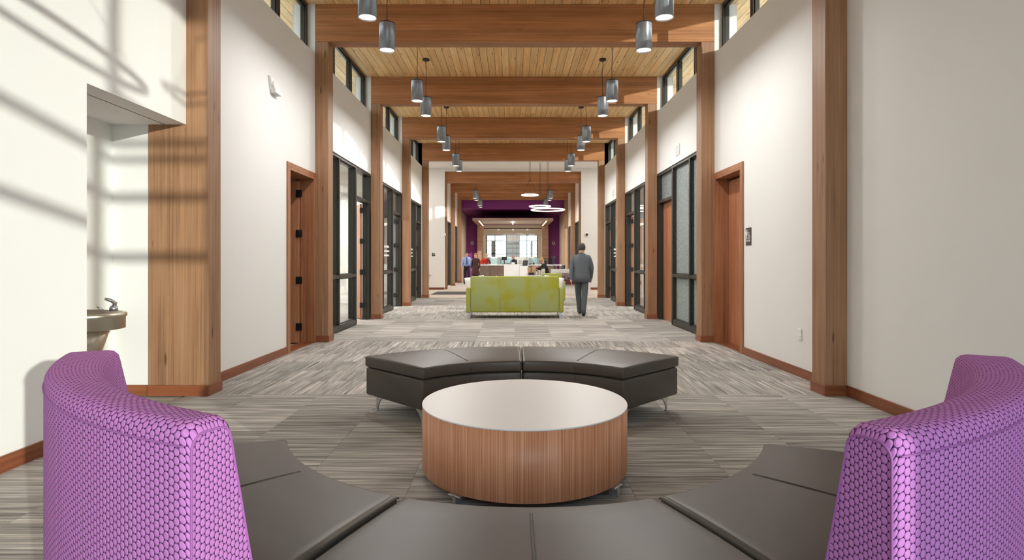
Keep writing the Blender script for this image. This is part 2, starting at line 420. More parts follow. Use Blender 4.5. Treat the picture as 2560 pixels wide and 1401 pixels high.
# side rooms (left and right), behind the storefronts
def room(side, y0, y1, n):
    X, s = S_(side); a, b = X+s*.2, X+s*4.2
    lo, hi = min(a, b), max(a, b); t = .1; bm = newbm()
    if s < 0: bx(bm, lo-t, lo, y0, y1, 0, 3.3)
    else: bx(bm, hi, hi+t, y0, y1, 0, 3.3)
    bx(bm, lo, hi, y1-.1, y1, 0, 3.3); bx(bm, lo, hi, y0, y0+.1, 0, 3.3)
    bx(bm, lo-t, hi+t, y0, y1, 3.2, 3.3)
    tag(obj('wall_room_%d' % n, bm, 'paint'), ['', 'white office walls behind the first left glass front', 'white office walls behind the far left glass front',
        'white washroom walls behind the right wooden door and textured glass', 'white office walls behind the far right glass fronts', 'white storage walls behind the left wooden door'][n], 'wall', kind='structure')
    if n == 5: return
    L = bpy.data.lights.new('room_light', 'AREA'); lo_ = bpy.data.objects.new('room_light', L); C.objects.link(lo_)
    lo_.location = ((lo+hi)/2, (y0+y1)/2, 3.1); L.shape = 'RECTANGLE'; L.size = 2; L.size_y = min(4, y1-y0-1.5); L.energy = ROOM_W*(y1-y0)/4; L.color = (1, .95, .9)
room('left', 8.95, 19.3, 1); room('right', 8.95, 12.28, 3); room('right', 12.3, 19.3, 4); room('left', 5.6, 8.93, 5)
tag(obj('wall_partition_1', boxm(-7.2, -4.25, 16.6, 16.7, 0, 3.2), 'paint'), 'white partition wall inside the left offices', 'wall', kind='structure')
tag(obj('wall_partition_2', boxm(4.3, 7.3, 16.6, 16.7, 0, 3.2), 'paint'), 'white partition wall inside the right offices', 'wall', kind='structure')
tag(obj('wall_closet', (lambda b: (bx(b, XR+.2, XR+2.2, 5.6, 5.7, 0, 3.3), bx(b, XR+2.2, XR+2.3, 5.6, 8.93, 0, 3.3), bx(b, XR+.2, XR+2.3, 5.6, 8.93, 3.2, 3.3), b)[-1])(newbm()), 'paint'),
    'white walls of the room behind the right wooden door', 'wall', kind='structure')

# roof above the halls and side roofs
bm = newbm(); bx(bm, -4.2, 4.2, -3, 19.5, 5.20, 5.34); bx(bm, 3, 8.4, -3.2, -1.4, 5.2, 5.34); bx(bm, -8, 8, 19.3, 47, 5.20, 5.34)
bx(bm, -7.4, XL-.34, 5.4, 19.3, 3.32, 3.42); bx(bm, XR+.34, 7.4, 5.4, 19.3, 3.32, 3.42)
bx(bm, -4.24, -4.2, -3, 19.5, 5.16, 5.36); bx(bm, 4.2, 4.24, -3, 19.5, 5.16, 5.36)
tag(obj('roof', bm, 'roof'), 'pale flat roof over the hall and side rooms', 'roof', kind='structure')
# ceiling
ce = obj('ceiling', boxm(-4.2, 4.2, -3, 19.5, HC+.022, 5.2), 'groove'); tag(ce, 'pale pine plank ceiling running over the beams', 'ceiling', kind='structure')
obj('plain_ceiling', boxm(4.2, 8.4, -3.1, -1.4, HC, 5.2), 'ceilwhite', ce)
c2 = obj('ceiling_passage', boxm(-7, 7, 19.5, 38, 5.155, 5.2), 'ceilwhite'); tag(c2, 'white ceiling over the cross passage and reception', 'ceiling', kind='structure')
pw = .138
def plank(x, ya, yb):
    bm = boxm(-pw/2+.0035, pw/2-.0035, 0, yb-ya-.003, -.022, 0)
    o = obj('plank', bm, 'pine', ce, (x, ya, HC+.0225+random.uniform(-.0015, .0015)))
x = -4.2+pw/2
while x < 4.2-pw/2+.01:
    inside = -3.35 < x < 3.4
    y = -3.0 if inside else 1.0
    y1 = 19.5
    first = True
    while y < y1-.3:
        L = random.uniform(4.6, 7.4) if inside else random.uniform(7, 10)
        if first: L *= random.uniform(.5, 1); first = False
        e = min(y+L, y1); 
        if y1-e < 1.5: e = y1
        plank(x, y, e); y = e
    x += pw

# columns
def column(side, y, n, label, h=HB, inner=None):
    if y > 24: n = 9
    X, s = S_(side); xi = (CL if s < 0 else CR) if inner is None else inner
    w = .55 if (side == 'left' and n == 1) else .205; x0, x1 = (xi-w, xi) if s < 0 else (xi, xi+w); xc = (x0+x1)/2
    t = thing('timber_column', label, 'column', (xc, y, 0), 0, None, 'structure')
    obj('shaft', boxm(-w/2, w/2, 0, CT, 0, h), 'col', t, bevel=.006)
    e = .016; bm = newbm(); bx(bm, -w/2, w/2+(e if s < 0 else 0), -e, 0, 0, .10) if s < 0 else bx(bm, -w/2-e, w/2, -e, 0, 0, .10)
    obj('column_base', bm, 'basex', t, bevel=.003)
    bm = newbm(); xx = w/2 if s < 0 else -w/2-e; bx(bm, xx, xx+e, 0, CT+.0, 0, .10)
    obj('column_base', bm, 'base', t, bevel=.003)
ordn = ['beside the camera', 'nearest', 'second', 'third', 'fourth', 'fifth']
near = {('left', 1): 'wide sunlit timber column beside the drinking fountain niche', ('right', 1): 'nearest timber column on the right bare white wall',
        ('left', 2): 'timber column beside the left wooden hinged door', ('right', 2): 'timber column between the right wooden door and textured glass front'}
for side in ('left', 'right'):
    for k, y in enumerate(CY):
        column(side, y, k, near.get((side, k), '%s timber column from the front on the %s side of the hall' % (ordn[k], side)) if k else 'timber column on the %s wall beside the curved benches' % side)
    for k, y in enumerate(H2):
        column(side, y, k, '%s timber column on the %s side of the far reception hall' % (['first', 'second', 'third'][k], side), inner=(CL if side == 'left' else CR))
# beams
beaml = ['timber ceiling beam above the purple chairs', 'timber ceiling beam over the drinking fountain niche', 'large timber ceiling beam nearest in view across the top',
         'second timber ceiling beam seen from the front', 'third timber ceiling beam seen from the front', 'last timber ceiling beam before the white header wall',
         'first timber beam beyond the white cross wall', 'second timber beam beyond the white cross wall', 'timber beam just before the purple bulkhead']
for k, y in enumerate(CY + H2):
    t = thing('timber_beam', beaml[k], 'beam', (.04, y, HB), 0, None, 'structure')
    obj('beam_body', boxm(XL-.04, XR-.04, 0, CT, .0005, HC-HB), 'beam', t, bevel=.006)
# header beam over the lobby opening
tag(obj('header_beam', boxm(XR, XR+.2, -3, -1.4, 4.86, 5.2), 'beam'), 'timber header over the opening to the entrance lobby', 'beam', kind='structure')

# baseboards
bm = newbm(); bx(bm, XL, XL+.015, -3, NY0, 0, .10); bx(bm, XL, XL+.015, CY[1]+CT, 7.69, 0, .10)
tag(obj('baseboard_left', bm, 'base', bevel=.003), 'reddish cherry baseboard along the left wall', 'baseboard', kind='structure')
bm = newbm(); bx(bm, NX, -3.35, NY1-.016, NY1, 0, .10)
tag(obj('baseboard_niche', bm, 'basex', bevel=.003), 'reddish cherry baseboard inside the fountain niche', 'baseboard', kind='structure')
bm = newbm(); bx(bm, XR-.015, XR, -1.4, CY[1], 0, .10); bx(bm, XR-.015, XR, CY[1]+CT, 7.69, 0, .10)
tag(obj('baseboard_right', bm, 'base', bevel=.003), 'reddish cherry baseboard along the right wall', 'baseboard', kind='structure')
bm = newbm(); bx(bm, -7, -2.87, END-.015, END, 0, .09); bx(bm, 2.95, 7, END-.015, END, 0, .09)
tag(obj('baseboard_back', bm, 'basex'), 'dark cherry baseboard along the white cross wall', 'baseboard', kind='structure')

# clerestory windows
nwin = [0]
def clerestory(side, ya, yb, label):
    nwin[0] += 1; X, s = S_(side); g = X+s*.16
    t = thing('window_%d' % nwin[0], label, 'window', (g, ya, SILL), 0, None, 'structure')
    L = yb-ya; H = HC-SILL; w = .055; d = .045
    bm = newbm(); bx(bm, -d, d, 0, L, 0, w); bx(bm, -d, d, 0, L, H-w, H-.001)
    bx(bm, -d, d, 0, w, w, H-w); bx(bm, -d, d, L-w, L, w, H-w); obj('window_frame', bm, 'metal', t)
    n = 3
    for i in range(1, n): obj('mullion', boxm(-d, d, L*i/n-.045, L*i/n+.045, w, H-w), 'metal', t)
    for i in range(n):
        a, b = L*i/n+.045, L*(i+1)/n-.045; gg = .018
        bm = newbm(); bx(bm, -.02, .02, a, b, w, w+gg*1.6); bx(bm, -.02, .02, a, b, H-w-gg*1.6, H-w); bx(bm, -.02, .02, a, a+gg, w, H-w); bx(bm, -.02, .02, b-gg, b, w, H-w)
        obj('sash', bm, 'metal', t)
        obj('pane', boxm(-.004, .004, a+gg, b-gg, w+gg, H-w-gg), 'glass', t)
nth = ['nearest', 'first', 'second', 'third', 'fourth']
for side in ('left', 'right'):
    for k in range(1 if side == 'left' else 0, 5):
        clerestory(side, CY[k]+CT, CY[k+1], '%s high strip window under the ceiling on the %s wall' % (nth[k], side))
# sloping sills: fill behind the wall face below the glass
for side in ('left', 'right'):
    bm = newbm()
    for k in range(1 if side == 'left' else 0, 5): wbox(bm, side, CY[k], CY[k+1], 3.3 if k > 1 else 2.6, SILL, .2, .34)
    tag(obj('trim_%d' % (1 if side == 'left' else 2), bm, 'paint'), 'white sill ledge below the high windows on the %s' % side, 'sill', kind='structure')

# storefronts and doors
ndoor = [0]
def hinge_bm():
    bm = newbm(); bx(bm, -.012, .012, -.012, .012, -.055, .055); bx(bm, -.001, .045, -.004, .006, -.055, .055); bx(bm, -.045, .001, -.004, .006, -.055, .055); return bm
def leaf(t, side, hy, w, opened, rec, mat='door', hz=(.25, .95, 1.65, 2.25), swing=0):
    """door leaf hinged at far jamb hy; rec = depth of the hinge line behind the wall face"""
    X, s = S_(side); hx = s*rec
    if opened: bm = boxm(min(hx, hx+s*w), max(hx, hx+s*w), hy-.05, hy-.005, .01, DH-.01)
    else: bm = boxm(min(hx, hx+s*.045), max(hx, hx+s*.045), hy-w, hy-.005, .01, DH-.01)
    if opened and swing:
        bmesh.ops.rotate(bm, verts=bm.verts, cent=(hx, hy, 0), matrix=Matrix.Rotation(R(swing)*-s*-1, 3, 'Z'))
    lf = obj('door_leaf', bm, mat, t, bevel=.003)
    for z in hz if opened else ():
        obj('hinge', hinge_bm(), 'hinge', lf, (hx-s*.005, hy-.055, z))
    # lever handle
    bm = newbm()
    if opened:
        px = hx+s*(w-.08); tube(bm, [(px, hy-.05, 1.0), (px, hy-.10, 1.0), (px-s*.11, hy-.10, 1.0)], .009)
    else:
        py = hy-w+.08; tube(bm, [(hx, py, 1.0), (hx-s*.05, py, 1.0), (hx-s*.05, py+.10, 1.0)], .009); bx(bm, min(hx, hx-s*.012), max(hx, hx-s*.012), py-.025, py+.025, .93, 1.07)
    if opened and swing: bmesh.ops.rotate(bm, verts=bm.verts, cent=(hx, hy, 0), matrix=Matrix.Rotation(R(swing)*s, 3, 'Z'))
    obj('door_handle', bm, 'chrome' if not opened else 'hinge', lf)
    return lf
def wood_door(side, opened, label):
    ndoor[0] += 1; X, s = S_(side)
    t = thing('door_%d' % ndoor[0], label, 'door', (X, 0, 0), 0, None, 'structure')
    y0, y1 = 7.76, 8.74; D = .20
    def fb(a, b, ya, yb, za, zb, m='frame'):
        p, q = s*a, s*b; return boxm(min(p, q), max(p, q), ya, yb, za, zb)
    for ya, yb, za, zb in ((y0-.07, y0, 0, DH+.05), (y1, y1+.06, 0, DH+.05), (y0-.07, y1+.06, DH+.05, DH+.12)):
        obj('casing', fb(-.02, .0, ya, yb, za, zb), 'frame', t, bevel=.004)
    for ya, yb, za, zb in ((y0, y0+.02, 0, DH+.02), (y1-.02, y1, 0, DH+.02), (y0, y1, DH+.02, DH+.05)):
        obj('jamb', fb(-.02, D+.06, ya, yb, za, zb), 'frame', t)
    obj('door_stop', fb(D-.05, D-.02, y1-.035, y1-.02, 0, DH+.02), 'frame', t)
    obj('threshold', fb(0, D, y0, y1, 0, .012), 'base', t)
    leaf(t, side, y1-.02, .93, opened, D-.02 if not opened else D, 'door')
    return t
wood_door('left', True, 'open cherry wood door with dark hinges in the left wall')
wood_door('right', False, 'closed cherry wood door beside the restroom sign on the right')
def storefront(side, k, kind, label, dlabel, dmat='door'):
    nwin[0] += 1; X, s = S_(side); ya, yb = CY[k]+CT, CY[k+1]
    P0, P1 = .0, .15
    t = thing('window_%d' % nwin[0], label, 'window', (X, ya, 0), 0, None, 'structure')
    L = yb-ya; dj = L-1.06   # door zone begins
    def fb(ya_, yb_, za, zb, a=P0+.02, b=P1+.02):
        p, q = s*a, s*b; return boxm(min(p, q), max(p, q), ya_, yb_, za, zb)
    w = .05
    obj('head_rail', fb(0, L, HEAD-w, HEAD), 'metal', t, bevel=.003)
    obj('bottom_rail', fb(0, dj, 0, .11), 'metal', t, bevel=.003)
    ms = [(0, w), (dj/2-.03, dj/2+.02), (dj-w, dj)]
    for a, b in ms: obj('mullion', fb(a, b, .11 if b < dj else 0, HEAD-w), 'metal', t, bevel=.003)
    obj('mid_rail', fb(w, dj-w, .93, .985), 'metal', t, bevel=.003)
    g = 'rain' if kind == 'rain' else 'glass'
    for (a, b) in ((ms[0][1], ms[1][0]), (ms[1][1], ms[2][0])):
        for z0, z1 in ((.11, .93), (.985, HEAD-w)):
            obj('pane', fb(a, b, z0, z1, .092, .100), g, t)
            bm = newbm(); q = .02
            for aa, bb, zz0, zz1 in ((a, a+q, z0, z1), (b-q, b, z0, z1), (a, b, z0, z0+q), (a, b, z1-q, z1)):
                p0, p1 = s*.06, s*.13; bx(bm, min(p0, p1), max(p0, p1), aa, bb, zz0, zz1)
            obj('glazing_bead', bm, 'metal', t)
    if kind == 'text':
        bm = newbm(); a, b = ms[1][1]+.10, ms[2][0]-.14; z = 1.56
        for r in range(3):
            y = a + (.05 if r else 0); e = b
            while y < e:
                wd = random.uniform(.018, .03); hgt = random.choice((.032, .045)); h0 = z-r*.105
                p0, p1 = s*.088, s*.091; bx(bm, min(p0, p1), max(p0, p1), y, y+wd*.8, h0, h0+hgt*(1.25 if r == 0 else 1)); y += wd*(1 if random.random() > .15 else 1.9)
        obj('white_lettering', bm, 'signwhite', t)
    ndoor[0] += 1
    d = thing('door_%d' % ndoor[0], dlabel, 'door', (X, 0, 0), 0, None, 'structure')
    def fd(ya_, yb_, za, zb, a=P0+.02, b=P1+.02):
        p, q = s*a, s*b; return boxm(min(p, q), max(p, q), ya+ya_, ya+yb_, za, zb)
    obj('jamb', fd(dj, dj+.02, 0, HEAD-w), 'metal', d); obj('jamb', fd(L-w, L, 0, HEAD-w), 'metal', d, bevel=.003)
    obj('transom_rail', fd(dj+.02, L-w, DH, DH+.06), 'metal', d, bevel=.003)
    if kind == 'rain': obj('transom_pane', fd(dj+.02, L-w, DH+.06, HEAD-w, .09, .1), 'rain', d)
    else: obj('transom_pane', fd(dj+.02, L-w, DH+.06, HEAD-w, .09, .1), 'glass', d)
    obj('door_stop', fd(L-w-.014, L-w, 0, DH, .08, .1), 'metal', d)
    leaf(d, side, yb-w, .94, kind != 'rain', .17 if kind != 'rain' else .12, dmat, hz=(.3, 1.0, 1.65, 2.3), swing=63)
storefront('left', 2, 'clear', 'nearest dark metal glass front on the left wall', 'open cherry door with dark metal jamb in the nearest left glass front')
storefront('left', 3, 'text', 'second dark metal glass front on the left with white lettering', 'open pale door in the second left glass front', 'greypanel')
storefront('left', 4, 'text', 'farthest dark metal glass front on the left before the passage', 'open wooden door in the farthest left glass front')
storefront('right', 2, 'rain', 'nearest glass front on the right with textured rain glass', 'closed wooden door beside the textured rain glass on the right')
storefront('right', 3, 'clear', 'second dark metal glass front on the right, clear panes', 'open wooden door in the second right glass front')
storefront('right', 4, 'text', 'farthest dark metal glass front on the right before the passage', 'open wooden door in the farthest right glass front')
# second hall dark storefronts
for side in ('left', 'right'):
    for k, (a, b) in enumerate(((H2[0]+CT, H2[1]), (H2[1]+CT, H2[2]))):
        nwin[0] += 1; X, s = S_(side)
        t = thing('window_%d' % nwin[0], '%s dark glass front of the far reception hall, %s side' % (['first', 'second'][k], side), 'window', (X, a, 0), 0, None, 'structure')
        L = b-a
        def fb(ya_, yb_, za, zb, p0=.02, p1=.17):
            p, q = s*p0, s*p1; return boxm(min(p, q), max(p, q), ya_, yb_, za, zb)
        obj('head_rail', fb(0, L, HEAD-.05, HEAD), 'metal', t)
        for i in range(4): obj('mullion', fb(L*i/3-(.05 if i == 3 else 0), L*i/3+(0 if i == 3 else .05), 0, HEAD-.05), 'metal', t)
        for i in range(3): obj('pane', fb(L*i/3+(.05), L*(i+1)/3-(.05 if i == 2 else 0), 0, HEAD-.05, .09, .1), 'glass', t)
        X2 = X+s*1.5; tag(obj('wall_side_%d' % nwin[0], boxm(min(X+s*.2, X2), max(X+s*.2, X2), b-.02, b, 0, HEAD), 'beige'), 'beige wall behind the %s far glass front, %s side' % (['first', 'second'][k], side), 'wall', kind='structure')

# entrance glazing behind the camera (lets the low sun in)
nwin[0] += 1
t = thing('window_%d' % nwin[0], 'tall entrance glazing behind the camera', 'window', (0, -3, 0), 0, None, 'structure')
for x in [3.456+1.4*i for i in range(-3, 4)]:
    obj('mullion', boxm(x-.032, x+.032, -.04, .03, 0, 5.155), 'metal', t)
for z in (.05, .75, 2.90, 3.45, 5.10):
    obj('transom', boxm(-1.2, 8.3, -.035, .03, z-.04, z+.04), 'metal', t)
for z in (3.80, 3.95):
    obj('transom', boxm(3.456, 8.3, -.03, .03, z-.03, z+.03), 'metal', t)
obj('pane', boxm(-1.2, 8.3, -.01, -.002, 0, 5.1), 'glass', t)
tag(obj('wall_light_block', boxm(-3.2, -1.2, -3.2, -3.0, 0, 5.2), 'paint'), 'added white wall behind the camera that cuts daylight', 'wall', kind='structure')  # unseen wall, put in to cut the daylight coming from behind
nwin[0] += 1
t = thing('window_%d' % nwin[0], 'tall side glazing of the entrance lobby', 'window', (8.3, -3, 0), 0, None, 'structure')
obj('pane', boxm(-.004, .004, 0, 1.6, 0, 5.15), 'glass', t)
tag(obj('wall_lobby', boxm(XR+.19, 8.4, -1.4, -1.25, 0, 5.2), 'paint'), 'white lobby wall to the right behind the camera', 'wall', kind='structure')

# bulkhead, purple wall, reception back
bm = newbm(); bx(bm, -3.0, 3.08, 32.1, 37.7, 4.14, 5.2); 
tag(obj('wall_bulkhead', bm, 'purplepaint'), 'purple bulkhead hanging above the reception', 'bulkhead', kind='structure')
bm = newbm(); bx(bm, -2.98, -2.24, 37.7, 37.9, 0, 4.14); bx(bm, 2.35, 3.08, 37.7, 37.9, 0, 4.14); bx(bm, -2.24, 2.35, 37.7, 37.9, 3.55, 4.14)
tag(obj('wall_purple', bm, 'purplepaint'), 'purple rear wall either side of the teller opening', 'wall', kind='structure')
for a, b, l in ((-2.24, -1.83, 'left'), (1.93, 2.35, 'right')):
    tag(obj('wood_cladding', boxm(a, b, 37.3, 37.9, 0, 3.5), 'canopy'), 'pale wooden pier under the %s end of the hanging canopy' % l, 'pier', kind='structure')
for px in (-4.6, 4.6):
    L = bpy.data.lights.new('passage_fill', 'AREA'); lo = bpy.data.objects.new('passage_fill', L); C.objects.link(lo); lo.location = (px, 22, 5.1); L.size = 2.4; L.energy = 130; L.color = (1, .95, .9)  # unseen fill lamps, added to brighten the cross passage and its white wall
# canopy
t = thing('hanging_canopy', 'pale wooden canopy hanging over the reception desk', 'canopy', (.05, 32.8, 3.5))
bm = newbm(); W = 2.30
bx(bm, -W, W, 0, .5, 0, .15); bx(bm, -W, -W+.42, .5, 4.9, 0, .15); bx(bm, W-.42, W, .5, 4.9, 0, .15)
obj('canopy_frame', bm, 'canopy', t, bevel=.01)
obj('canopy_panel', boxm(-W+.42, W-.42, .5, 4.9, .08, .12), 'ceilwhite', t)
for x, y0_, y1_ in ((-1.93, .15, 4.6), (0, .6, 3.4), (1.93, .15, 4.6)): obj('light_strip', boxm(x-.03, x+.03, y0_, y1_, -.015, -.001 if x else .079), 'strip', t)
for x in (-1.8, 0, 1.8): 
    bm = newbm(); tube(bm, [(x, .3, .15), (x, .3, .64)], .006, 6); obj('hanger_cable', bm, 'hinge', t)
L = bpy.data.lights.new('canopy_light', 'AREA'); lo = bpy.data.objects.new('canopy_light', L); C.objects.link(lo); lo.location = (0, 35, 3.4); L.size = 3; L.energy = 60; L.color = (1, .85, .72)
# back office
bm = newbm()
bx(bm, -4, -2.0, 46, 46.2, 0, 4.2); bx(bm, 2.0, 4, 46, 46.2, 0, 4.2); bx(bm, -2, 2, 46, 46.2, 3.26, 4.2); bx(bm, -.45, .6, 46, 46.2, 0, 3.3)
bx(bm, -2, 2, 46, 46.2, 0, 1.05)
bx(bm, -4, -3.9, 37.9, 46, 0, 4.2); bx(bm, 3.9, 4, 37.9, 46, 0, 4.2); bx(bm, -4, 4, 37.9, 46.2, 4.1, 4.2)
tag(obj('wall_office', bm, 'beige'), 'beige back office walls seen through the reception glass', 'wall', kind='structure')
L = bpy.data.lights.new('office_light', 'AREA'); lo = bpy.data.objects.new('office_light', L); C.objects.link(lo); lo.location = (0, 42, 4.0); L.size = 4; L.energy = 160; L.color = (1, .93, .85)
for i, (a, b) in enumerate(((-2.0, -.45), (.6, 2.0))):
    nwin[0] += 1
    t = thing('window_%d' % nwin[0], 'bright office window behind the reception, %s of the beige panel' % ('left', 'right')[i], 'window', (0, 46, 0), 0, None, 'structure')
    bm = newbm()
    for x in (a, (a+b)/2-.12, b): bx(bm, x-.03, x+.03, 0, .08, 1.05, 3.26)
    obj('window_frame', bm, 'metal', t)
    for z in (1.05, 1.75, 2.05, 2.40, 2.80, 3.24): obj('transom', boxm(a, b, 0, .06, z-.02, z+.02), 'metal', t)
    obj('pane', boxm(a, b, .03, .04, 1.05, 3.24), 'glass', t)
for i, (a, b, l) in enumerate(((-1.62, -1.35, 'narrow grey screen panel left in the back office'), (-.42, .06, 'grey sliding panel left of the brass handles'), (.10, .60, 'grey sliding panel right of the brass handles'), (1.45, 1.62, 'narrow grey screen panel right in the back office'))):
    t = thing('sliding_panel', l, 'panel', ((a+b)/2, 45.2, 0))
    obj('panel_board', boxm(-(b-a)/2, (b-a)/2, 0, .06, 0.0, 2.75), 'greypanel', t, bevel=.01)
    obj('panel_band', boxm(-(b-a)/2, (b-a)/2, -.012, 0, 1.72, 1.84), 'black', t)
    if i in (1, 2):
        bm = newbm(); hx = (.18 if i == 1 else -.18); tube(bm, [(hx, -.06, 1.9), (hx, -.06, 2.5)], .018, 8); tube(bm, [(hx, 0, 1.95), (hx, -.06, 1.95)], .012, 6); tube(bm, [(hx, 0, 2.45), (hx, -.06, 2.45)], .012, 6)
        obj('door_handle', bm, 'steel', t)
tag(obj('back_counter', boxm(-1.9, 1.9, 43.6, 44.4, 0, 1.5), 'white', bevel=.01), 'long white back counter in the office below the windows', 'counter')
# glass partition of the office opening
t = thing('glass_partition', 'clear glass partition closing the opening under the canopy', 'partition', (.05, 37.75, 0))
for i in range(4):
    a = -1.86+i*.94; obj('pane', boxm(a, a+.92, 0, .012, 0, 3.2), 'glass', t)
    obj('patch_fitting', boxm(a+.86, a+1.0, -.02, .03, 3.2, 3.3), 'chrome', t)
obj('head_track', boxm(-1.88, 1.88, -.03, .04, 3.3, 3.36), 'black', t)

# ------------------------------------------------------------------ pendants
def lamp_parts(t, z):
    """cylinder pendant: origin at the lens, cord up to the ceiling"""
    r = .107; h = .37
    bm = newbm(); lathe(bm, [(r-.006, .0), (r, .004), (r, .355)], 40, cap=False); obj('lamp_cylinder', bm, 'cyl', t)
    bm = newbm(); lathe(bm, [(r+.002, .352), (r+.002, .362), (r-.02, .372), (.012, .374), (.012, .40)], 40); obj('lamp_cap', bm, 'black', t)
    bm = newbm(); lathe(bm, [(.088, .012), (.088, .014)], 32); obj('lamp_lens', bm, 'lens', t)
    bm = newbm(); lathe(bm, [(r-.004, .001), (.09, .02), (.09, .03)], 32, cap=False); obj('reflector', bm, 'chrome', t)
    bm = newbm(); H = HC-z; tube(bm, [(0, 0, .38), (0, 0, .6), (.012, 0, H-.25), (-.006, 0, H-.12), (0, 0, H-.02)], .0055, 6); obj('cord', bm, 'hinge', t)
    bm = newbm(); lathe(bm, [(.062, H-.028), (.068, H-.02), (.068, H)], 28); obj('ceiling_canopy', bm, 'black', t)
ZL = 4.05
pd = bpy.data.lights.new('pendant_beam', 'AREA'); pd.shape = 'DISK'; pd.size = .16; pd.energy = PEND_W; pd.spread = R(172); pd.color = (1, .985, .97)
proto = thing('pendant_lamp', 'x', 'lamp', (0, 0, ZL)); lamp_parts(proto, ZL)
first = True
rowsn = ['nearest', 'second', 'third', 'fourth', 'far hall first', 'far hall second']
def place(x, y, label, group):
    global first
    if first: o = proto; o.location = (x, y, ZL); o['label'] = label; o['group'] = group; first = False
    else: o = dup(proto, (x, y, ZL), 0, label, group)
    l = bpy.data.objects.new('pendant_beam', pd); C.objects.link(l); l.location = (x, y, ZL-.004)
    o.rotation_euler = (0, 0, random.uniform(0, 6))
for i in range(4):
    yc = 7.2+3.5*i
    for sx, sn in ((-1.67, 'left'), (1.76, 'right')):
        for d, dn in ((-.52, 'nearer'), (.52, 'farther')):
            place(sx, yc+d, '%s grey cylinder lamp of the %s pair on the %s' % (dn, rowsn[i], sn), 'cylinder pendant lamps of the hall')
for i, yc in enumerate((26.65, 30.2)):
    for sx, sn in ((-1.67, 'left'), (1.76, 'right')):
        for d, dn in ((-.5, 'nearer'), (.5, 'farther')):
            place(sx, yc+d, '%s cylinder lamp of the %s pair on the %s' % (dn, rowsn[4+i], sn), 'cylinder pendant lamps beyond the white cross wall')
# ring lamps
def ring_lamp(x, y, z, r, label, group, thick=.024, top=HC, apex=.55, light=8, mat='strip'):
    t = thing('ring_lamp', label, 'lamp', (x, y, z), 0, group)
    bm = newbm(); n = 64
    rows = lathe(bm, [(r-.03, -thick), (r, -thick), (r, thick), (r-.03, thick), (r-.03, -thick)], n, cap=False); obj('ring_body', bm, 'white', t)
    bm = newbm(); lathe(bm, [(r+.001, -thick*.8), (r+.006, -thick*.8), (r+.006, thick*.8), (r+.001, thick*.8)], n, cap=False); obj('light_band', bm, mat, t)
    bm = newbm(); lathe(bm, [(r-.031, -thick*.8), (r-.036, -thick*.8), (r-.036, thick*.8), (r-.031, thick*.8)], n, cap=False); obj('light_band', bm, mat, t)
    H = top-z; ap = min(apex, H*.6)
    for k in range(3):
        a = 2*PI*k/3+.5; bm = newbm(); tube(bm, [(r*math.cos(a), r*math.sin(a), 0), (.03*math.cos(a), .03*math.sin(a), ap)], .004, 6)
        tube(bm, [(.03*math.cos(a), .03*math.sin(a), ap), (.03*math.cos(a), .03*math.sin(a), H)], .004, 6); obj('cable', bm, 'hinge', t)
    bm = newbm(); lathe(bm, [(.035, ap-.01), (.035, ap+.01)], 16); obj('cable_hub', bm, 'hinge', t)
    bm = newbm(); lathe(bm, [(.08, H-.03), (.08, H)], 20); obj('ceiling_canopy', bm, 'white', t)
    return t
ring_lamp(.68, 22, 3.73, .32, 'small glowing ring lamp, highest of the three by the reception', 'ring lamps over the cross passage')
ring_lamp(1.12, 23.1, 3.40, .43, 'middle glowing ring lamp of the three by the reception', 'ring lamps over the cross passage')
ring_lamp(1.34, 21.6, 3.13, .63, 'largest and lowest glowing ring lamp by the reception', 'ring lamps over the cross passage')
ring_lamp(-5.0, 12.4, 2.78, .35, 'ring lamp inside the nearest left office', 'ring lamps in the left office', top=3.2)
ring_lamp(-5.4, 14.2, 2.62, .28, 'smaller ring lamp inside the nearest left office', 'ring lamps in the left office', top=3.2)
ring_lamp(.30, .06, 3.48, .62, 'large ring lamp hanging above and behind the camera', 'ring lamps in the lounge', .028, mat='white')
ring_lamp(2.0, -.23, 3.82, .34, 'small ring lamp hanging above and behind the camera', 'ring lamps in the lounge', .014, mat='white')

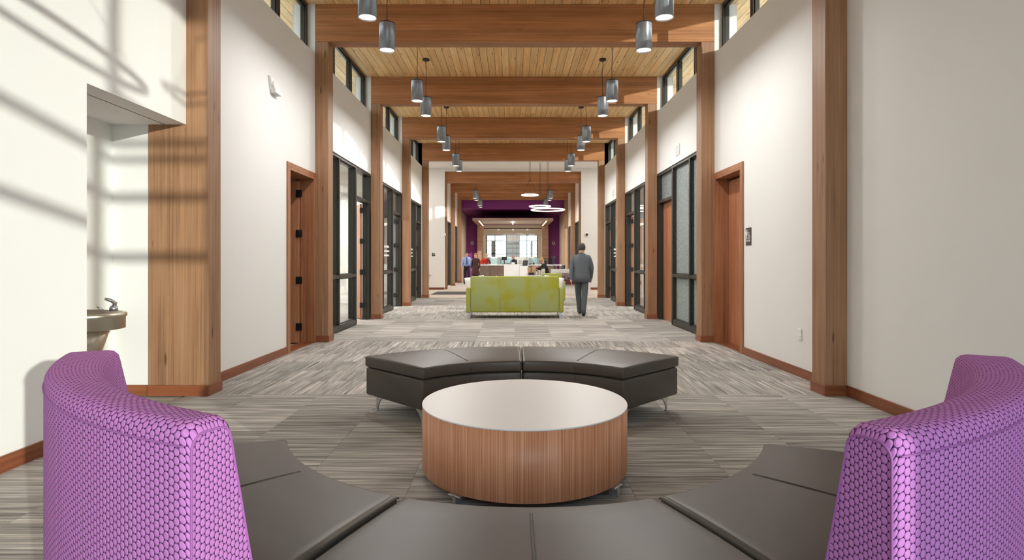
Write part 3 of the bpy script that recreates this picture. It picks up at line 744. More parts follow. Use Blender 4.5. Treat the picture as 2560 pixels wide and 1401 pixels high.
# ------------------------------------------------------------------ curved seating
def arcpt(cx, cy, r, a, sgn=1): return (cx+r*math.sin(a), cy+sgn*r*math.cos(a))
def sector(R0, R1, a0, a1, z0, z1, n=24, crown=0):
    """ring segment; angle measured from +Y towards +X, local origin at the ring centre"""
    bm = newbm(); rows = []
    prof = [(R0, z0), (R1, z0), (R1, z1)] + [(R1+(R0-R1)*q, z1+crown*math.sin(PI*q)) for q in (.25, .5, .75)] + [(R0, z1)]
    for i in range(n+1):
        a = a0+(a1-a0)*i/n
        rows.append([bm.verts.new((r*math.sin(a), r*math.cos(a), z)) for r, z in prof])
    m = len(prof)
    for a, b in zip(rows, rows[1:]):
        for k in range(m): bm.faces.new((a[k], a[(k+1) % m], b[(k+1) % m], b[k]))
    bm.faces.new(rows[0][::-1]); bm.faces.new(rows[-1])
    return bm
def bench_leg(t, r, a, inward):
    # slim chrome bracket leg: plate under the seat, curved blade down to the floor
    d = inward
    bm = newbm(); prof = []
    for k in range(9):
        q = k/8; z = .135*(1-q); w = .10*(1-q)**2.2+.016
        prof.append((z, w))
    l = [bm.verts.new((-.006, 0, z)) for z, w in prof]; l2 = [bm.verts.new((-.006, d*w, z)) for z, w in prof]
    m_ = [bm.verts.new((.006, 0, z)) for z, w in prof]; m2 = [bm.verts.new((.006, d*w, z)) for z, w in prof]
    for i in range(8):
        bm.faces.new((l[i], l[i+1], l2[i+1], l2[i])); bm.faces.new((m_[i], m2[i], m2[i+1], m_[i+1]))
        bm.faces.new((l[i], m_[i], m_[i+1], l[i+1])); bm.faces.new((l2[i], l2[i+1], m2[i+1], m2[i]))
    bm.faces.new((l[0], l2[0], m2[0], m_[0])); bm.faces.new((l[-1], m_[-1], m2[-1], l2[-1]))
    bx(bm, -.03, .03, min(0, d*.05)-.0, max(0, d*.05), .13, .137)
    lathe(bm, [(.014, 0), (.014, .008)], 12, (0, d*.01, 0))
    obj('leg', bm, 'chrome', t, (r*math.sin(a), r*math.cos(a), 0), (0, 0, -a))
def bench(name, label, cx, cy, R0, R1, a0, a1, group, cat='bench', zs=.46, seatR1=None):
    t = thing(name, label, cat, (cx, cy, 0), 0, group)
    g = .007/R1
    obj('seat_base', sector(R0+.012, R1-.012, a0+g*1.6, a1-g*1.6, .135, .362), 'leather', t, bevel=.018, seg=3, smooth=True)
    s = obj('seat_cushion', sector(R0, seatR1 or R1, a0+g, a1-g, .366, zs-.006, crown=.006), 'leather', t, bevel=.02, seg=4, smooth=True)
    # stitched seams
    def seam(pts, r=.0028):
        bm = newbm(); tube(bm, pts, r, 6); obj('seam', bm, 'leatherseam', s)
    Ro = seatR1 or R1
    N = 24; ang = [a0+g+(a1-a0-2*g)*i/N for i in range(N+1)]
    for (r, z) in ((R0+.004, zs-.018), (Ro-.004, zs-.018)):
        seam([(r*math.sin(a), r*math.cos(a), z) for a in ang])
    for a in (a0+g, a1-g):
        e = .004/R0*(1 if a < (a0+a1)/2 else -1)
        seam([(r*math.sin(a+e), r*math.cos(a+e), zs-.016) for r in (R0+.01, (R0+Ro)/2, Ro-.01)])
    am = (a0+a1)/2; da = .004/R0
    for e in (-da, da): seam([((R0+(Ro-R0)*q)*math.sin(am+e*R0/(R0+(Ro-R0)*q)), (R0+(Ro-R0)*q)*math.cos(am+e*R0/(R0+(Ro-R0)*q)), zs-.0065+.006*math.sin(PI*q)) for q in [i/10 for i in range(1, 10)]], .0022)
    seam([((R0-.001)*math.sin(am), (R0-.001)*math.cos(am), z) for z in (.385, .415, zs-.022)], .0022)
    seam([((R0+.011)*math.sin(am), (R0+.011)*math.cos(am), z) for z in (.15, .25, .35)], .0022)
    for a in (a0+.05, a1-.05):
        bench_leg(t, R0+.06, a, 1); bench_leg(t, R1-.06, a, -1)
    return t
BX, BY = .082, 3.55
bench('curved_bench', 'left half of the curved dark leather bench behind the round table', BX, BY, 1.02, 1.81, R(-46.5), R(.08), 'curved leather benches')
bench('curved_bench', 'right half of the curved dark leather bench behind the round table', BX, BY, 1.02, 1.81, R(-.08), R(46.5), 'curved leather benches')
FX, FY, FR = .06, 3.03, 1.155
bench('curved_bench', 'backless curved leather seat in the foreground between the purple sofas', FX, FY, FR, 1.78, R(180-21.8), R(180+21.8), 'curved leather benches')

def high_back(t, a0, a1, Ro, far=1):
    """upholstered curved back: outer face upright, inner face leaning, rounded top and ends"""
    n = 60; bm = newbm(); uvl = bm.loops.layers.uv.new('UVMap')
    zt = .90; zb = .10; rt = .035
    def prof(zT, th=.115):
        p = [(Ro-.012, zb), (Ro, zb+.012)]
        p += [(Ro, zb+.012+(zT-rt-zb-.012)*i/4) for i in range(1, 5)]
        p += [(Ro-rt+rt*math.cos(R(a)), zT-rt+rt*math.sin(R(a))) for a in (15, 30, 45, 60, 75, 90)]
        ri = Ro-th
        p += [(ri+rt+rt*.0, zT)]
        p += [(ri+rt-rt*math.sin(R(a)), zT-rt+rt*math.cos(R(a))) for a in (30, 60, 90)]
        slope = .085/.40
        z = zT-rt
        for i in range(1, 6):
            zz = z-(z-.40)*i/5; p.append((ri-(z-zz)*slope, zz))
        p.append((ri-(z-.40)*slope, zb))
        return p
    L = (a1-a0)*Ro
    ss = []
    for i in range(n+1):
        ss.append(L*i/n)
    ss = sorted(set(ss+[L*0+q_ for q_ in (.045, .06, .075, .09)]+[L-q_ for q_ in (.045, .06, .075, .09)]+[.004, .010, .018, .027]+[L-.004, L-.010, L-.018, L-.027]))
    rows = []; P0 = prof(zt, .15); vv = [0]
    for k in range(1, len(P0)): vv.append(vv[-1]+math.hypot(P0[k][0]-P0[k-1][0], P0[k][1]-P0[k-1][1]))
    for s in ss:
        e = min(s, L-s); isfar = (s > L/2) == (far == 1); rr = .10 if isfar else .032
        dz = rr-math.sqrt(max(0, rr*rr-(rr-min(e, rr))**2))
        a = a0+s/Ro; pr = prof(zt-dz*.8, .115+.07*((s/L) if far == 1 else 1-s/L))
        inset = dz*.35; mid = Ro-.1
        rows.append([bm.verts.new(((r+(mid-r)*inset/.1)*math.sin(a), (r+(mid-r)*inset/.1)*math.cos(a), z)) for r, z in pr])
    for i in range(len(rows)-1):
        a, b = rows[i], rows[i+1]
        for k in range(len(P0)-1):
            f = bm.faces.new((a[k], b[k], b[k+1], a[k+1])); f.smooth = True
            for lp, (s, v) in zip(f.loops, ((ss[i], vv[k]), (ss[i+1], vv[k]), (ss[i+1], vv[k+1]), (ss[i], vv[k+1]))): lp[uvl].uv = (s, v)
    for rw, flip in ((rows[0], False), (rows[-1], True)):
        f = bm.faces.new(rw if not flip else rw[::-1])
        pr = P0 if not flip else P0[::-1]
        for lp, (r, z) in zip(f.loops, pr): lp[uvl].uv = (r*1.0, z)
    ends = [[v.co.copy() for v in rows[0][1:-1]], [v.co.copy() for v in rows[-1][1:-1]]]
    o = obj('curved_back', bm, 'dots', t)
    # piping along the end panels and the outer top edge
    def uvtube(pts, r=.0028):
        b2 = newbm(); tube(b2, pts, r, 8); obj('piping', b2, M['piping'], o)
    for e_ in ends: uvtube(e_)
    uvtube([((Ro+.001)*math.sin(a0+s/Ro), (Ro+.001)*math.cos(a0+s/Ro), zt-rt-.012) for s in (ss[2:-12] if far == 1 else ss[12:-2])], .0024)
    return o
def rw_pts(a, P, Ro):
    dz = .032*.8; out = []
    for r, z in P:
        zz = z-(dz if z > .86 else dz*max(0, (z-.4)/.46)) if z > .4 else z
        ins = .032*.35/.1; rr = r+((Ro-.1)-r)*ins
        out.append((rr*math.sin(a), rr*math.cos(a), zz))
    return out
def PR(pts): return pts[1:-1]
M['piping'] = plain('purple piping', srgb(150, 90, 152), .9)
def high_sofa(label, a0, a1, Ro, ba0=0, ba1=0):
    t = bench('high_back_sofa', label, FX, FY, FR, Ro-.015, a0, a1, 'purple high back curved sofas', 'sofa', seatR1=Ro-.235)
    high_back(t, a0+.004+ba0, a1-.004+ba1, Ro, 1 if a1 > R(190) else 0)
    return t
high_sofa('purple dotted high back curved sofa at the left front, in the sun', R(180+22.3), R(180+67.5), 1.955)
high_sofa('purple dotted high back curved sofa at the right front', R(180-64.5), R(180-22.0), 2.0, 0, R(1.3))

# round table
t = thing('round_table', 'round low table with white top and striped wood drum', 'table', (.0735, 3.425, 0))
bm = newbm(); lathe(bm, [(.596, .055), (.598, .057), (.598, .4115)], 128); obj('drum', bm, 'zebra', t)
bm = newbm(); lathe(bm, [(.5985, .412), (.599, .4125), (.599, .4195), (.5985, .42)], 128); obj('table_top', bm, 'tabletop', t)
for k in range(4):
    a = R(45+90*k+8); bm = newbm()
    bx(bm, -.012, .012, -.055, .0, .0, .058); bx(bm, -.04, .04, -.055, .06, .046, .056); lathe(bm, [(.016, 0), (.016, .006)], 14, (0, -.03, 0))
    obj('leg', bm, 'chrome', t, (.56*math.cos(a), .56*math.sin(a), 0), (0, 0, a+R(90)), bevel=.003)

# drinking fountain
t = thing('drinking_fountain', 'stainless steel drinking fountain in the wall niche', 'fountain', (-3.69, 4.48, 0))
def dshape(n=40, ax=.66, ay=.31, x0=0):
    p = []
    for i in range(n+1):
        a = -PI/2+PI*i/n; p.append((x0+ax*(abs(math.cos(a))**.75), ay*math.sin(a)/abs(math.sin(a))*abs(math.sin(a))**.9 if abs(math.sin(a)) > 1e-6 else 0))
    return p
def dsolid(levels, mi=0):
    bm = newbm(); rows = []
    for sx, sy, z in levels: rows.append([bm.verts.new((x*sx, y*sy, z)) for x, y in dshape()])
    for a, b in zip(rows, rows[1:]):
        for k in range(len(a)-1):
            f = bm.faces.new((a[k], a[k+1], b[k+1], b[k])); f.smooth = True
        bm.faces.new((a[-1], a[0], b[0], b[-1]))
    bm.faces.new(rows[0][::-1]); bm.faces.new(rows[-1]); return bm
obj('bowl', dsolid([(.97, .97, .715), (.985, .985, .72), (.985, .985, .805), (1, 1, .812), (1.0, 1.0, .836), (.985, .985, .842), (.95, .95, .842), (.93, .93, .80), (.5, .5, .78)]), 'steel', t)
obj('lower_shroud', dsolid([(.50, .62, .16), (.72, .84, .55), (.80, .90, .712)]), 'steel', t)
bm = newbm(); bx(bm, .20, .48, -.318, -.308, .735, .79); obj('push_bar', bm, 'hinge', t, bevel=.02, seg=4)
bm = newbm(); lathe(bm, [(.030, .842), (.030, .868), (.022, .885)], 20, (.50, .15, 0)); tube(bm, [(.50, .15, .88), (.515, .145, .905), (.50, .12, .93), (.47, .09, .945)], [.017, .016, .015, .010], 10); obj('spout', bm, 'chrome', t)
bm = newbm(); tube(bm, [(.36, .22, .84), (.33, .20, .875)], [.012, .005], 8); obj('drain_strainer', bm, 'chrome', t)

# ------------------------------------------------------------------ green sofa and armchair
def lounge(label, x0, x1, y, zt, arm, armz, group, n=3, depth=.82):
    w = x1-x0; t = thing('green_sofa' if n > 1 else 'green_armchair', label, 'sofa' if n > 1 else 'armchair', ((x0+x1)/2, y, 0), 0, group)
    h = w/2; bw = h-arm
    bm = newbm(); bx(bm, -bw, bw, 0, .14, .13, zt); obj('backrest', bm, 'green', t, bevel=.03, seg=3, smooth=True)
    for i in range(1, n):
        xx = -bw+2*bw*i/n; b2 = newbm(); tube(b2, [(xx, -.001, .15), (xx, -.001, zt-.03)], .004, 6); obj('seam', b2, 'green', t)
    for s in (-1, 1):
        obj('armrest', boxm(min(s*bw, s*h), max(s*bw, s*h), 0.01, depth, .13, armz), 'green', t, bevel=.02, seg=3, smooth=True)
    obj('seat_base', boxm(-bw, bw, .14, depth-.02, .13, .30), 'green', t, bevel=.015)
    for i in range(n): obj('seat_cushion', boxm(-bw+2*bw*i/n+.004, -bw+2*bw*(i+1)/n-.004, .2, depth, .30, .46), 'green', t, bevel=.03, seg=3, smooth=True)
    for sx in (-1, 1):
        for yy in (.05, depth-.08):
            bm = newbm(); x = sx*(h-.07); bx(bm, x-.02, x+.02, yy-.02, yy+.02, 0, .128); bx(bm, x-.055, x+.055, yy-.02, yy+.02, .112, .13); obj('leg', bm, 'chrome', t, bevel=.004)
    return t
lounge('long lime green sofa seen from behind in mid hall', -.985, 1.105, 12.37, .905, .095, .655, 'lime green seating', 3)
lounge('lime green armchair behind the right end of the green sofa', .74, 1.48, 16.0, .89, .09, .66, 'lime green seating', 1, .75)
def pillow(x, y, z, w, tilt, label, rz=0):
    bm = newbm(); n = 10; vs = {}
    for s in (-1, 1):
        for i in range(n+1):
            for j in range(n+1):
                u, v = 2*i/n-1, 2*j/n-1
                if s == 1 and (abs(u) == 1 or abs(v) == 1): continue
                th = .07*((1-u*u)*(1-v*v))**.45; k = 1-.06*(1-abs(u*v))*(abs(u)+abs(v))/2
                vs[(s, i, j)] = bm.verts.new((u*w/2*k, s*th, v*w/2*k))
    for s in (-1, 1):
        for i in range(n):
            for j in range(n):
                q = [vs.get((s, a, b)) or vs[(-1, a, b)] for a, b in ((i, j), (i+1, j), (i+1, j+1), (i, j+1))]
                f = bm.faces.new(q if s > 0 else q[::-1]); f.smooth = True
    o = obj('pillow', bm, 'whitefab', None, (x, y, z), (R(tilt[0]), R(tilt[1]), rz)); tag(o, label, 'pillow', 'white pillows on the green sofa'); return o
pillow(-.80, 12.66, .68, .44, (-14, -9), 'white pillow poking past the left end of the green sofa back')
pillow(.90, 12.66, .68, .44, (-14, 9), 'white pillow poking past the right end of the green sofa back')
pillow(-.33, 12.69, .70, .30, (-12, 42), 'white pillow tip just above the left part of the sofa back')
pillow(.44, 12.69, .70, .30, (-12, 42), 'white pillow tip just above the right part of the sofa back')

# banquette enclosure at right
t = thing('banquette', 'white boxed banquette with mottled purple back behind the walking person', 'banquette', (2.2, 20.4, 0))
obj('side_panel', boxm(.50, .56, -.1, 1.2, 0, .73), 'white', t, bevel=.005)
obj('front_panel', boxm(-.55, .50, .75, .80, 0, .36), 'white', t)
obj('top_rail', boxm(-.75, .56, 1.15, 1.21, 0, .92), 'white', t, bevel=.005)
obj('seat_cushion', boxm(-.55, .49, .62, 1.13, .36, .50), 'maroon', t, bevel=.02, seg=3)
obj('back_cushion', boxm(-.55, .49, 1.0, 1.14, .50, .78), 'mottle', t, bevel=.03, seg=3)

# ------------------------------------------------------------------ reception
t = thing('reception_desk', 'long walnut fronted reception desk with white top under the canopy', 'desk', (.27, 31, 0))
obj('desk_body', boxm(-2.02, 2.15, .05, .80, .0, .965), 'walnut', t)
for i in range(9): obj('front_panel', boxm(-2.02+i*.4633, -2.02+(i+1)*.4633-.006, .035, .05, .05, .96), 'walnut', t)
obj('desk_top', boxm(-2.06, 2.40, 0, .85, .965, 1.01), 'white', t, bevel=.004)
obj('end_panel', boxm(2.36, 2.40, 0, .85, 0, .965), 'white', t)
for (x, y, z, l) in ((-.02, 29.0, 1.05, 'white writing counter block in front of the reception desk, taller'), ):
    t = thing('writing_counter', l, 'counter', (x, y, 0)); obj('counter_body', boxm(-.385, .385, 0, .6, 0, z-.03), 'white', t, bevel=.004); obj('counter_top', boxm(-.39, .39, -.01, .61, z-.03, z), 'white', t, bevel=.003)
t = thing('side_cabinet', 'smaller white cabinet to the right of the writing counter', 'cabinet', (.60, 28.4, 0)); obj('cabinet_body', boxm(-.23, .20, 0, .5, 0, .97), 'white', t, bevel=.004); obj('cabinet_door', boxm(-.215, .185, -.018, 0, .06, .94), 'white', t, bevel=.003); obj('door_handle', boxm(.13, .145, -.035, -.018, .5, .62), 'chrome', t)
t = thing('coffee_counter', 'low white table holding cups and bags behind the green sofa', 'table', (.98, 24.0, 0))
obj('table_top', boxm(-.36, .38, -.3, .35, .60, .64), 'white', t, bevel=.006); 
for sx in (-.32, .34):
    for sy in (-.26, .31): obj('leg', boxm(sx-.02, sx+.02, sy-.02, sy+.02, 0, .60), 'hinge', t)
tz = .64
def simple(name, cat, bm, mat, loc, label, group=None, rz=0, bevel=0): return tag(obj(name, bm, mat, None, loc, (0, 0, rz), bevel=bevel), label, cat, group)
simple('condiment_box', 'box', boxm(-.12, .12, -.1, .1, 0, .10), 'black', (.80, 23.9, tz), 'black box of packets on the low white table', bevel=.008)
def bag(x, y, h, w, label, m='kraft'):
    bm = newbm(); vs = bx(bm, -w/2, w/2, -.04, .04, 0, h)
    for v in vs[4:]: v.co.x *= 1.15; v.co.y *= .5
    bmesh.ops.subdivide_edges(bm, edges=bm.edges, cuts=2); 
    for v in bm.verts: v.co += Vector((random.uniform(-.006, .006), random.uniform(-.006, .006), random.uniform(-.008, .008) if v.co.z > .01 else 0))
    simple('paper_bag', 'bag', bm, m, (x, y, tz), label, 'paper bags on the low table')
bag(.71, 24.12, .30, .11, 'leftmost kraft paper bag on the low table'); bag(.91, 24.1, .34, .15, 'tall kraft paper bag on the low table')
for i, (x, y) in enumerate(((1.02, 23.88), (1.13, 23.95), (1.22, 23.86))):
    th = thing('cup_stack', 'stack of white cups on the low table, %s' % ('left', 'middle, taller', 'right')[i], 'cups', (x, y, tz), 0, 'white cup stacks')
    for j in range((2, 3, 2)[i]):
        bm = newbm(); lathe(bm, [(.030, 0), (.045, .085), (.047, .088), (.041, .085), (.028, .01)], 20, (0, 0, .055*j)); obj('cup', bm, 'ceramic', th)
th = thing('thermos', 'steel coffee thermos standing before the woman in black', 'thermos', (1.30, 24.05, tz))
bm = newbm(); lathe(bm, [(.075, 0), (.08, .01), (.08, .22), (.06, .26)], 24); obj('flask_body', bm, 'steel', th)
bm = newbm(); lathe(bm, [(.062, .26), (.05, .30), (.02, .31)], 20); tube(bm, [(-.05, 0, .28), (-.10, 0, .27)], .012, 8); obj('flask_lid', bm, 'black', th)
# monitors, screens and small things on the desk
def monitor(x, y, z, label, w=.42, h=.26, rz=0, stand=.16):
    t = thing('computer_monitor', label, 'monitor', (x, y, z), rz, 'monitors at the reception')
    obj('display', boxm(-w/2, w/2, -.012, .012, stand, stand+h), 'black', t, bevel=.006); obj('stand_arm', boxm(-.025, .025, .012, .035, .012, stand+.1), 'hinge', t); obj('stand_base', boxm(-.1, .1, -.06, .1, 0, .012), 'hinge', t)
monitor(-.42, 31.45, 1.01, 'black monitor standing left of the grey haired clerk', .28, .17, 0, .25)
monitor(2.22, 31.4, 1.01, 'black monitor seen above the right glass screen', .25, .14, 0, .34)
monitor(1.72, 31.3, 1.01, 'low black monitor behind the blonde woman', .3, .16, .2, .03)
t = thing('open_laptop', 'dark open laptop on the smaller white cabinet', 'laptop', (.60, 28.65, .97), R(-35)); obj('keyboard_deck', boxm(-.16, .14, -.12, .10, 0, .018), 'black', t, bevel=.003)
obj('screen', boxm(-.16, .14, -.01, .0, 0, .26), 'black', t, (0, .10, .015), (R(-12), 0, 0))
simple('desk_phone', 'phone', boxm(-.08, .08, -.09, .09, 0, .06), 'black', (.98, 31.3, 1.01), 'black desk phone on the reception desk', bevel=.01)
simple('card_holder', 'holder', boxm(-.04, .04, -.03, .03, 0, .10), 'black', (1.17, 31.2, 1.01), 'small black holder on the reception desk', bevel=.006)
simple('tissue_box', 'box', boxm(-.08, .08, -.06, .06, 0, .09), 'white', (.06, 29.3, 1.05), 'white tissue box on the taller writing counter', bevel=.008)
for i, (x, w, l) in enumerate(((-1.05, .62, 'clear blue tinted privacy screen at the left of the desk'), (-.35, .66, 'clear blue tinted privacy screen left of the clerk'), (1.20, .55, 'pale blue privacy screen in mid desk'), (2.05, .70, 'grey tinted privacy screen at the right end of the desk'))):
    t = thing('privacy_screen', l, 'screen', (x, 31.6, 1.01), 0, 'privacy screens on the reception desk'); obj('screen_glass', boxm(-w/2, w/2, 0, .012, .02, .36), 'blueglass', t); obj('clamp', boxm(-w/2+.05, -w/2+.09, -.02, .03, 0, .03), 'chrome', t); obj('clamp', boxm(w/2-.09, w/2-.05, -.02, .03, 0, .03), 'chrome', t)
# chair by the woman
def office_chair(x, y, label, rz):
    t = thing('black_chair', label, 'chair', (x, y, 0), rz)
    obj('seat', boxm(-.23, .23, -.22, .22, .44, .50), 'black', t, bevel=.02, seg=3)
    bm = newbm(); bx(bm, -.21, .21, -.03, .02, 0, .52); o = obj('backrest', bm, 'black', t, (0, .22, .52), (R(-10), 0, 0), bevel=.02, seg=3)
    for sx in (-.2, .2):
        for sy in (-.18, .18): bm = newbm(); tube(bm, [(sx*1.1, sy*1.1, 0), (sx, sy, .45)], .012, 8); obj('leg', bm, 'hinge', t)
office_chair(1.98, 25.5, 'empty black chair right of the blonde woman', R(-75))
office_chair(1.55, 25.15, 'black chair the blonde woman sits on', R(-90))

# plant
t = thing('potted_plant', 'dark leafy plant half hidden behind the last left column', 'plant', (-3.32, 21.3, 0))
bm = newbm(); lathe(bm, [(.14, 0), (.19, .38), (.17, .38), (.16, .33)], 24); obj('pot', bm, 'pot', t)
for i in range(30):
    a = random.uniform(0, 2*PI); ln = random.uniform(.30, .50); up = random.uniform(.35, .85); w = .075
    bm = newbm(); n = 7; vs = []
    for k in range(n+1):
        q = k/n; r = ln*q*.85; z = .36+up*.62*math.sin(q*PI*.62); ww = w*math.sin(PI*min(1, q*.9+.08))
        c = Vector((r*math.cos(a), r*math.sin(a), z)); sd = Vector((-math.sin(a), math.cos(a), 0))
        vs.append((bm.verts.new(c-sd*ww), bm.verts.new(c+Vector((0, 0, -.01))), bm.verts.new(c+sd*ww)))
    for p, q in zip(vs, vs[1:]):
        for j in (0, 1): f = bm.faces.new((p[j], p[j+1], q[j+1], q[j])); f.smooth = True
    obj('leaf', bm, 'leaf', t)

# ------------------------------------------------------------------ wall devices and signs
# restroom sign on the right wall (faces -X)
t = thing('restroom_sign', 'dark restroom sign with man and wheelchair symbols on the right wall', 'sign', (XR, 7.53, 1.56))
obj('sign_plate', boxm(-.008, 0, -.085, .085, -.115, .115), 'signblack', t, bevel=.006, seg=3)
def flat(polys, name='symbol'):
    """polygons in (y, z) seen from the hall: y to the viewer's right is -Y"""
    bm = newbm()
    for P in polys:
        a = [bm.verts.new((-.0105, -u, v)) for u, v in P]; b = [bm.verts.new((-.008, -u, v)) for u, v in P]
        bm.faces.new(a); bm.faces.new(b[::-1])
        for k in range(len(P)): bm.faces.new((a[k], b[k], b[(k+1) % len(P)], a[(k+1) % len(P)]))
    obj(name, bm, 'signwhite', t)
def circ(cx, cy, r, n=14): return [(cx+r*math.cos(2*PI*i/n), cy+r*math.sin(2*PI*i/n)) for i in range(n)]
def rect(x0, x1, y0, y1): return [(x0, y0), (x1, y0), (x1, y1), (x0, y1)]
flat([circ(-.048, .082, .011), rect(-.062, -.034, .018, .068), rect(-.070, -.063, .022, .066), rect(-.033, -.026, .022, .066), rect(-.060, -.050, -.030, .018), rect(-.046, -.036, -.030, .018)], 'man_symbol')
flat([rect(-.008, -.004, -.030, .09)], 'divider_line')
wp = [circ(.028, .046, .008)]
wp.append(rect(.022, .032, .006, .036)); wp.append(rect(.022, .052, .006, .014)); wp.append([(.046, .012), (.054, .012), (.064, -.018), (.056, -.020)])
for i in range(12):
    a0, a1 = PI*.75+i*.36, PI*.75+(i+1)*.36; wp.append([(.028+.020*math.cos(a0), -.006+.020*math.sin(a0)), (.028+.026*math.cos(a0), -.006+.026*math.sin(a0)), (.028+.026*math.cos(a1), -.006+.026*math.sin(a1)), (.028+.020*math.cos(a1), -.006+.020*math.sin(a1))])
flat(wp, 'wheelchair_symbol')
flat([rect(-.075, .075, -.044, -.041)], 'divider_line')
cu = bpy.data.curves.new('lettering', 'FONT'); cu.body = 'RESTROOM'; cu.size = .024; cu.align_x = 'CENTER'; cu.extrude = .001; cu.materials.append(M['signwhite'])
to = bpy.data.objects.new('lettering_curve', cu); C.objects.link(to); bpy.context.view_layer.update()
tm = bpy.data.meshes.new_from_object(to.evaluated_get(bpy.context.evaluated_depsgraph_get())); bpy.data.objects.remove(to)
to = bpy.data.objects.new('lettering', tm); C.objects.link(to); to.parent = t; to.location = (-.009, 0, -.066); to.rotation_euler = (R(90), 0, R(-90))
# occupancy sensor / emergency light on the left wall
t = thing('wall_sensor', 'white wedge shaped wall sensor high on the left wall', 'sensor', (XL, 7.22, 3.43))
bm = newbm(); P = [(-.13, .10), (.02, .09), (.14, .02), (.16, -.06), (.12, -.10), (-.06, -.07)]
a = [bm.verts.new((.0, u, v)) for u, v in P]; b = [bm.verts.new((.035, u*.85, v*.85)) for u, v in P]; bm.faces.new(a); bm.faces.new(b[::-1])
for k in range(6): bm.faces.new((a[k], b[k], b[(k+1) % 6], a[(k+1) % 6]))
obj('housing', bm, 'white', t, bevel=.006)
bm = newbm(); rr = lathe(bm, [(.055, 0), (.055, .05), (.046, .06), (.030, .05), (.022, .058)], 24)
bmesh.ops.rotate(bm, verts=bm.verts, matrix=Matrix.Rotation(R(90), 3, 'Y')); obj('round_lens', bm, 'ceilwhite', t, (0, -.02, 0))
obj('lower_lamp', boxm(.0, .075, -.05, .13, -.10, -.05), 'white', t, bevel=.01)
def plate(x, y, z, w, h, face, mat, name, cat, label, kind=None, d=.012):
    if face == 'y': bm = boxm(-w/2, w/2, -d, 0, -h/2, h/2)
    elif face == 'r': bm = boxm(-d, 0, -w/2, w/2, -h/2, h/2)
    t = thing(name, label, cat, (x, y, z)); obj('cover_plate', bm, mat, t, bevel=.004); return t
t = plate(XR, 6.18, .455, .075, .12, 'r', 'white', 'wall_outlet', 'outlet', 'white power outlet low on the right wall')
for z in (-.028, .028): obj('socket_face', boxm(-.015, -.012, -.018, .018, z-.016, z+.016), 'ceilwhite', t)
for (y, l) in ((10.75, 'square white air grille above the textured glass front'), (17.6, 'square white air grille above the farthest right glass front')):
    t = plate(XR, y, 3.30, .26, .20, 'r', 'paint', 'air_grille', 'grille', l)
    for i in range(7): obj('louvre', boxm(-.018, -.012, -.11, .11, -.08+i*.024, -.068+i*.024), 'paint', t)
t = plate(-3.34, END, 1.49, .13, .13, 'y', 'signblack', 'wall_sign', 'sign', 'small black square sign on the white cross wall')
bm = newbm(); bx(bm, -.01, .03, -.014, -.012, .0, .012); bx(bm, -.03, .045, -.014, -.012, .02, .03); bx(bm, .02, .045, -.014, -.012, .03, .045); obj('white_print', bm, 'signwhite', t)
t = plate(-3.34, END, 1.10, .09, .13, 'y', 'white', 'light_switch', 'switch', 'white light switch below the black sign on the cross wall')
obj('rocker', boxm(-.018, .018, -.018, -.012, -.03, .03), 'ceilwhite', t)
def dome(x, y, z, label):
    t = thing('security_camera', label, 'camera', (x, y, z), 0, 'round security cameras')
    bm = newbm(); lathe(bm, [(.10, 0), (.10, .03), (.075, .045), (.055, .045)], 28); bmesh.ops.rotate(bm, verts=bm.verts, matrix=Matrix.Rotation(R(90), 3, 'X')); obj('mount_ring', bm, 'white', t)
    bm = newbm(); sphere(bm, (0, -.05, 0), .055, seg=18); obj('dark_dome', bm, 'black', t)
dome(3.18, END, 2.34, 'round white and black camera on the white cross wall, right'); dome(-2.60, 37.7, 2.37, 'round camera on the left purple wall'); dome(2.71, 37.7, 2.37, 'round camera on the right purple wall')
simple('motion_detector', 'sensor', boxm(-.05, .05, -.05, 0, -.07, .07), 'white', (-2.87, END, 2.34), 'small white detector at the left edge of the cross wall opening', bevel=.01)

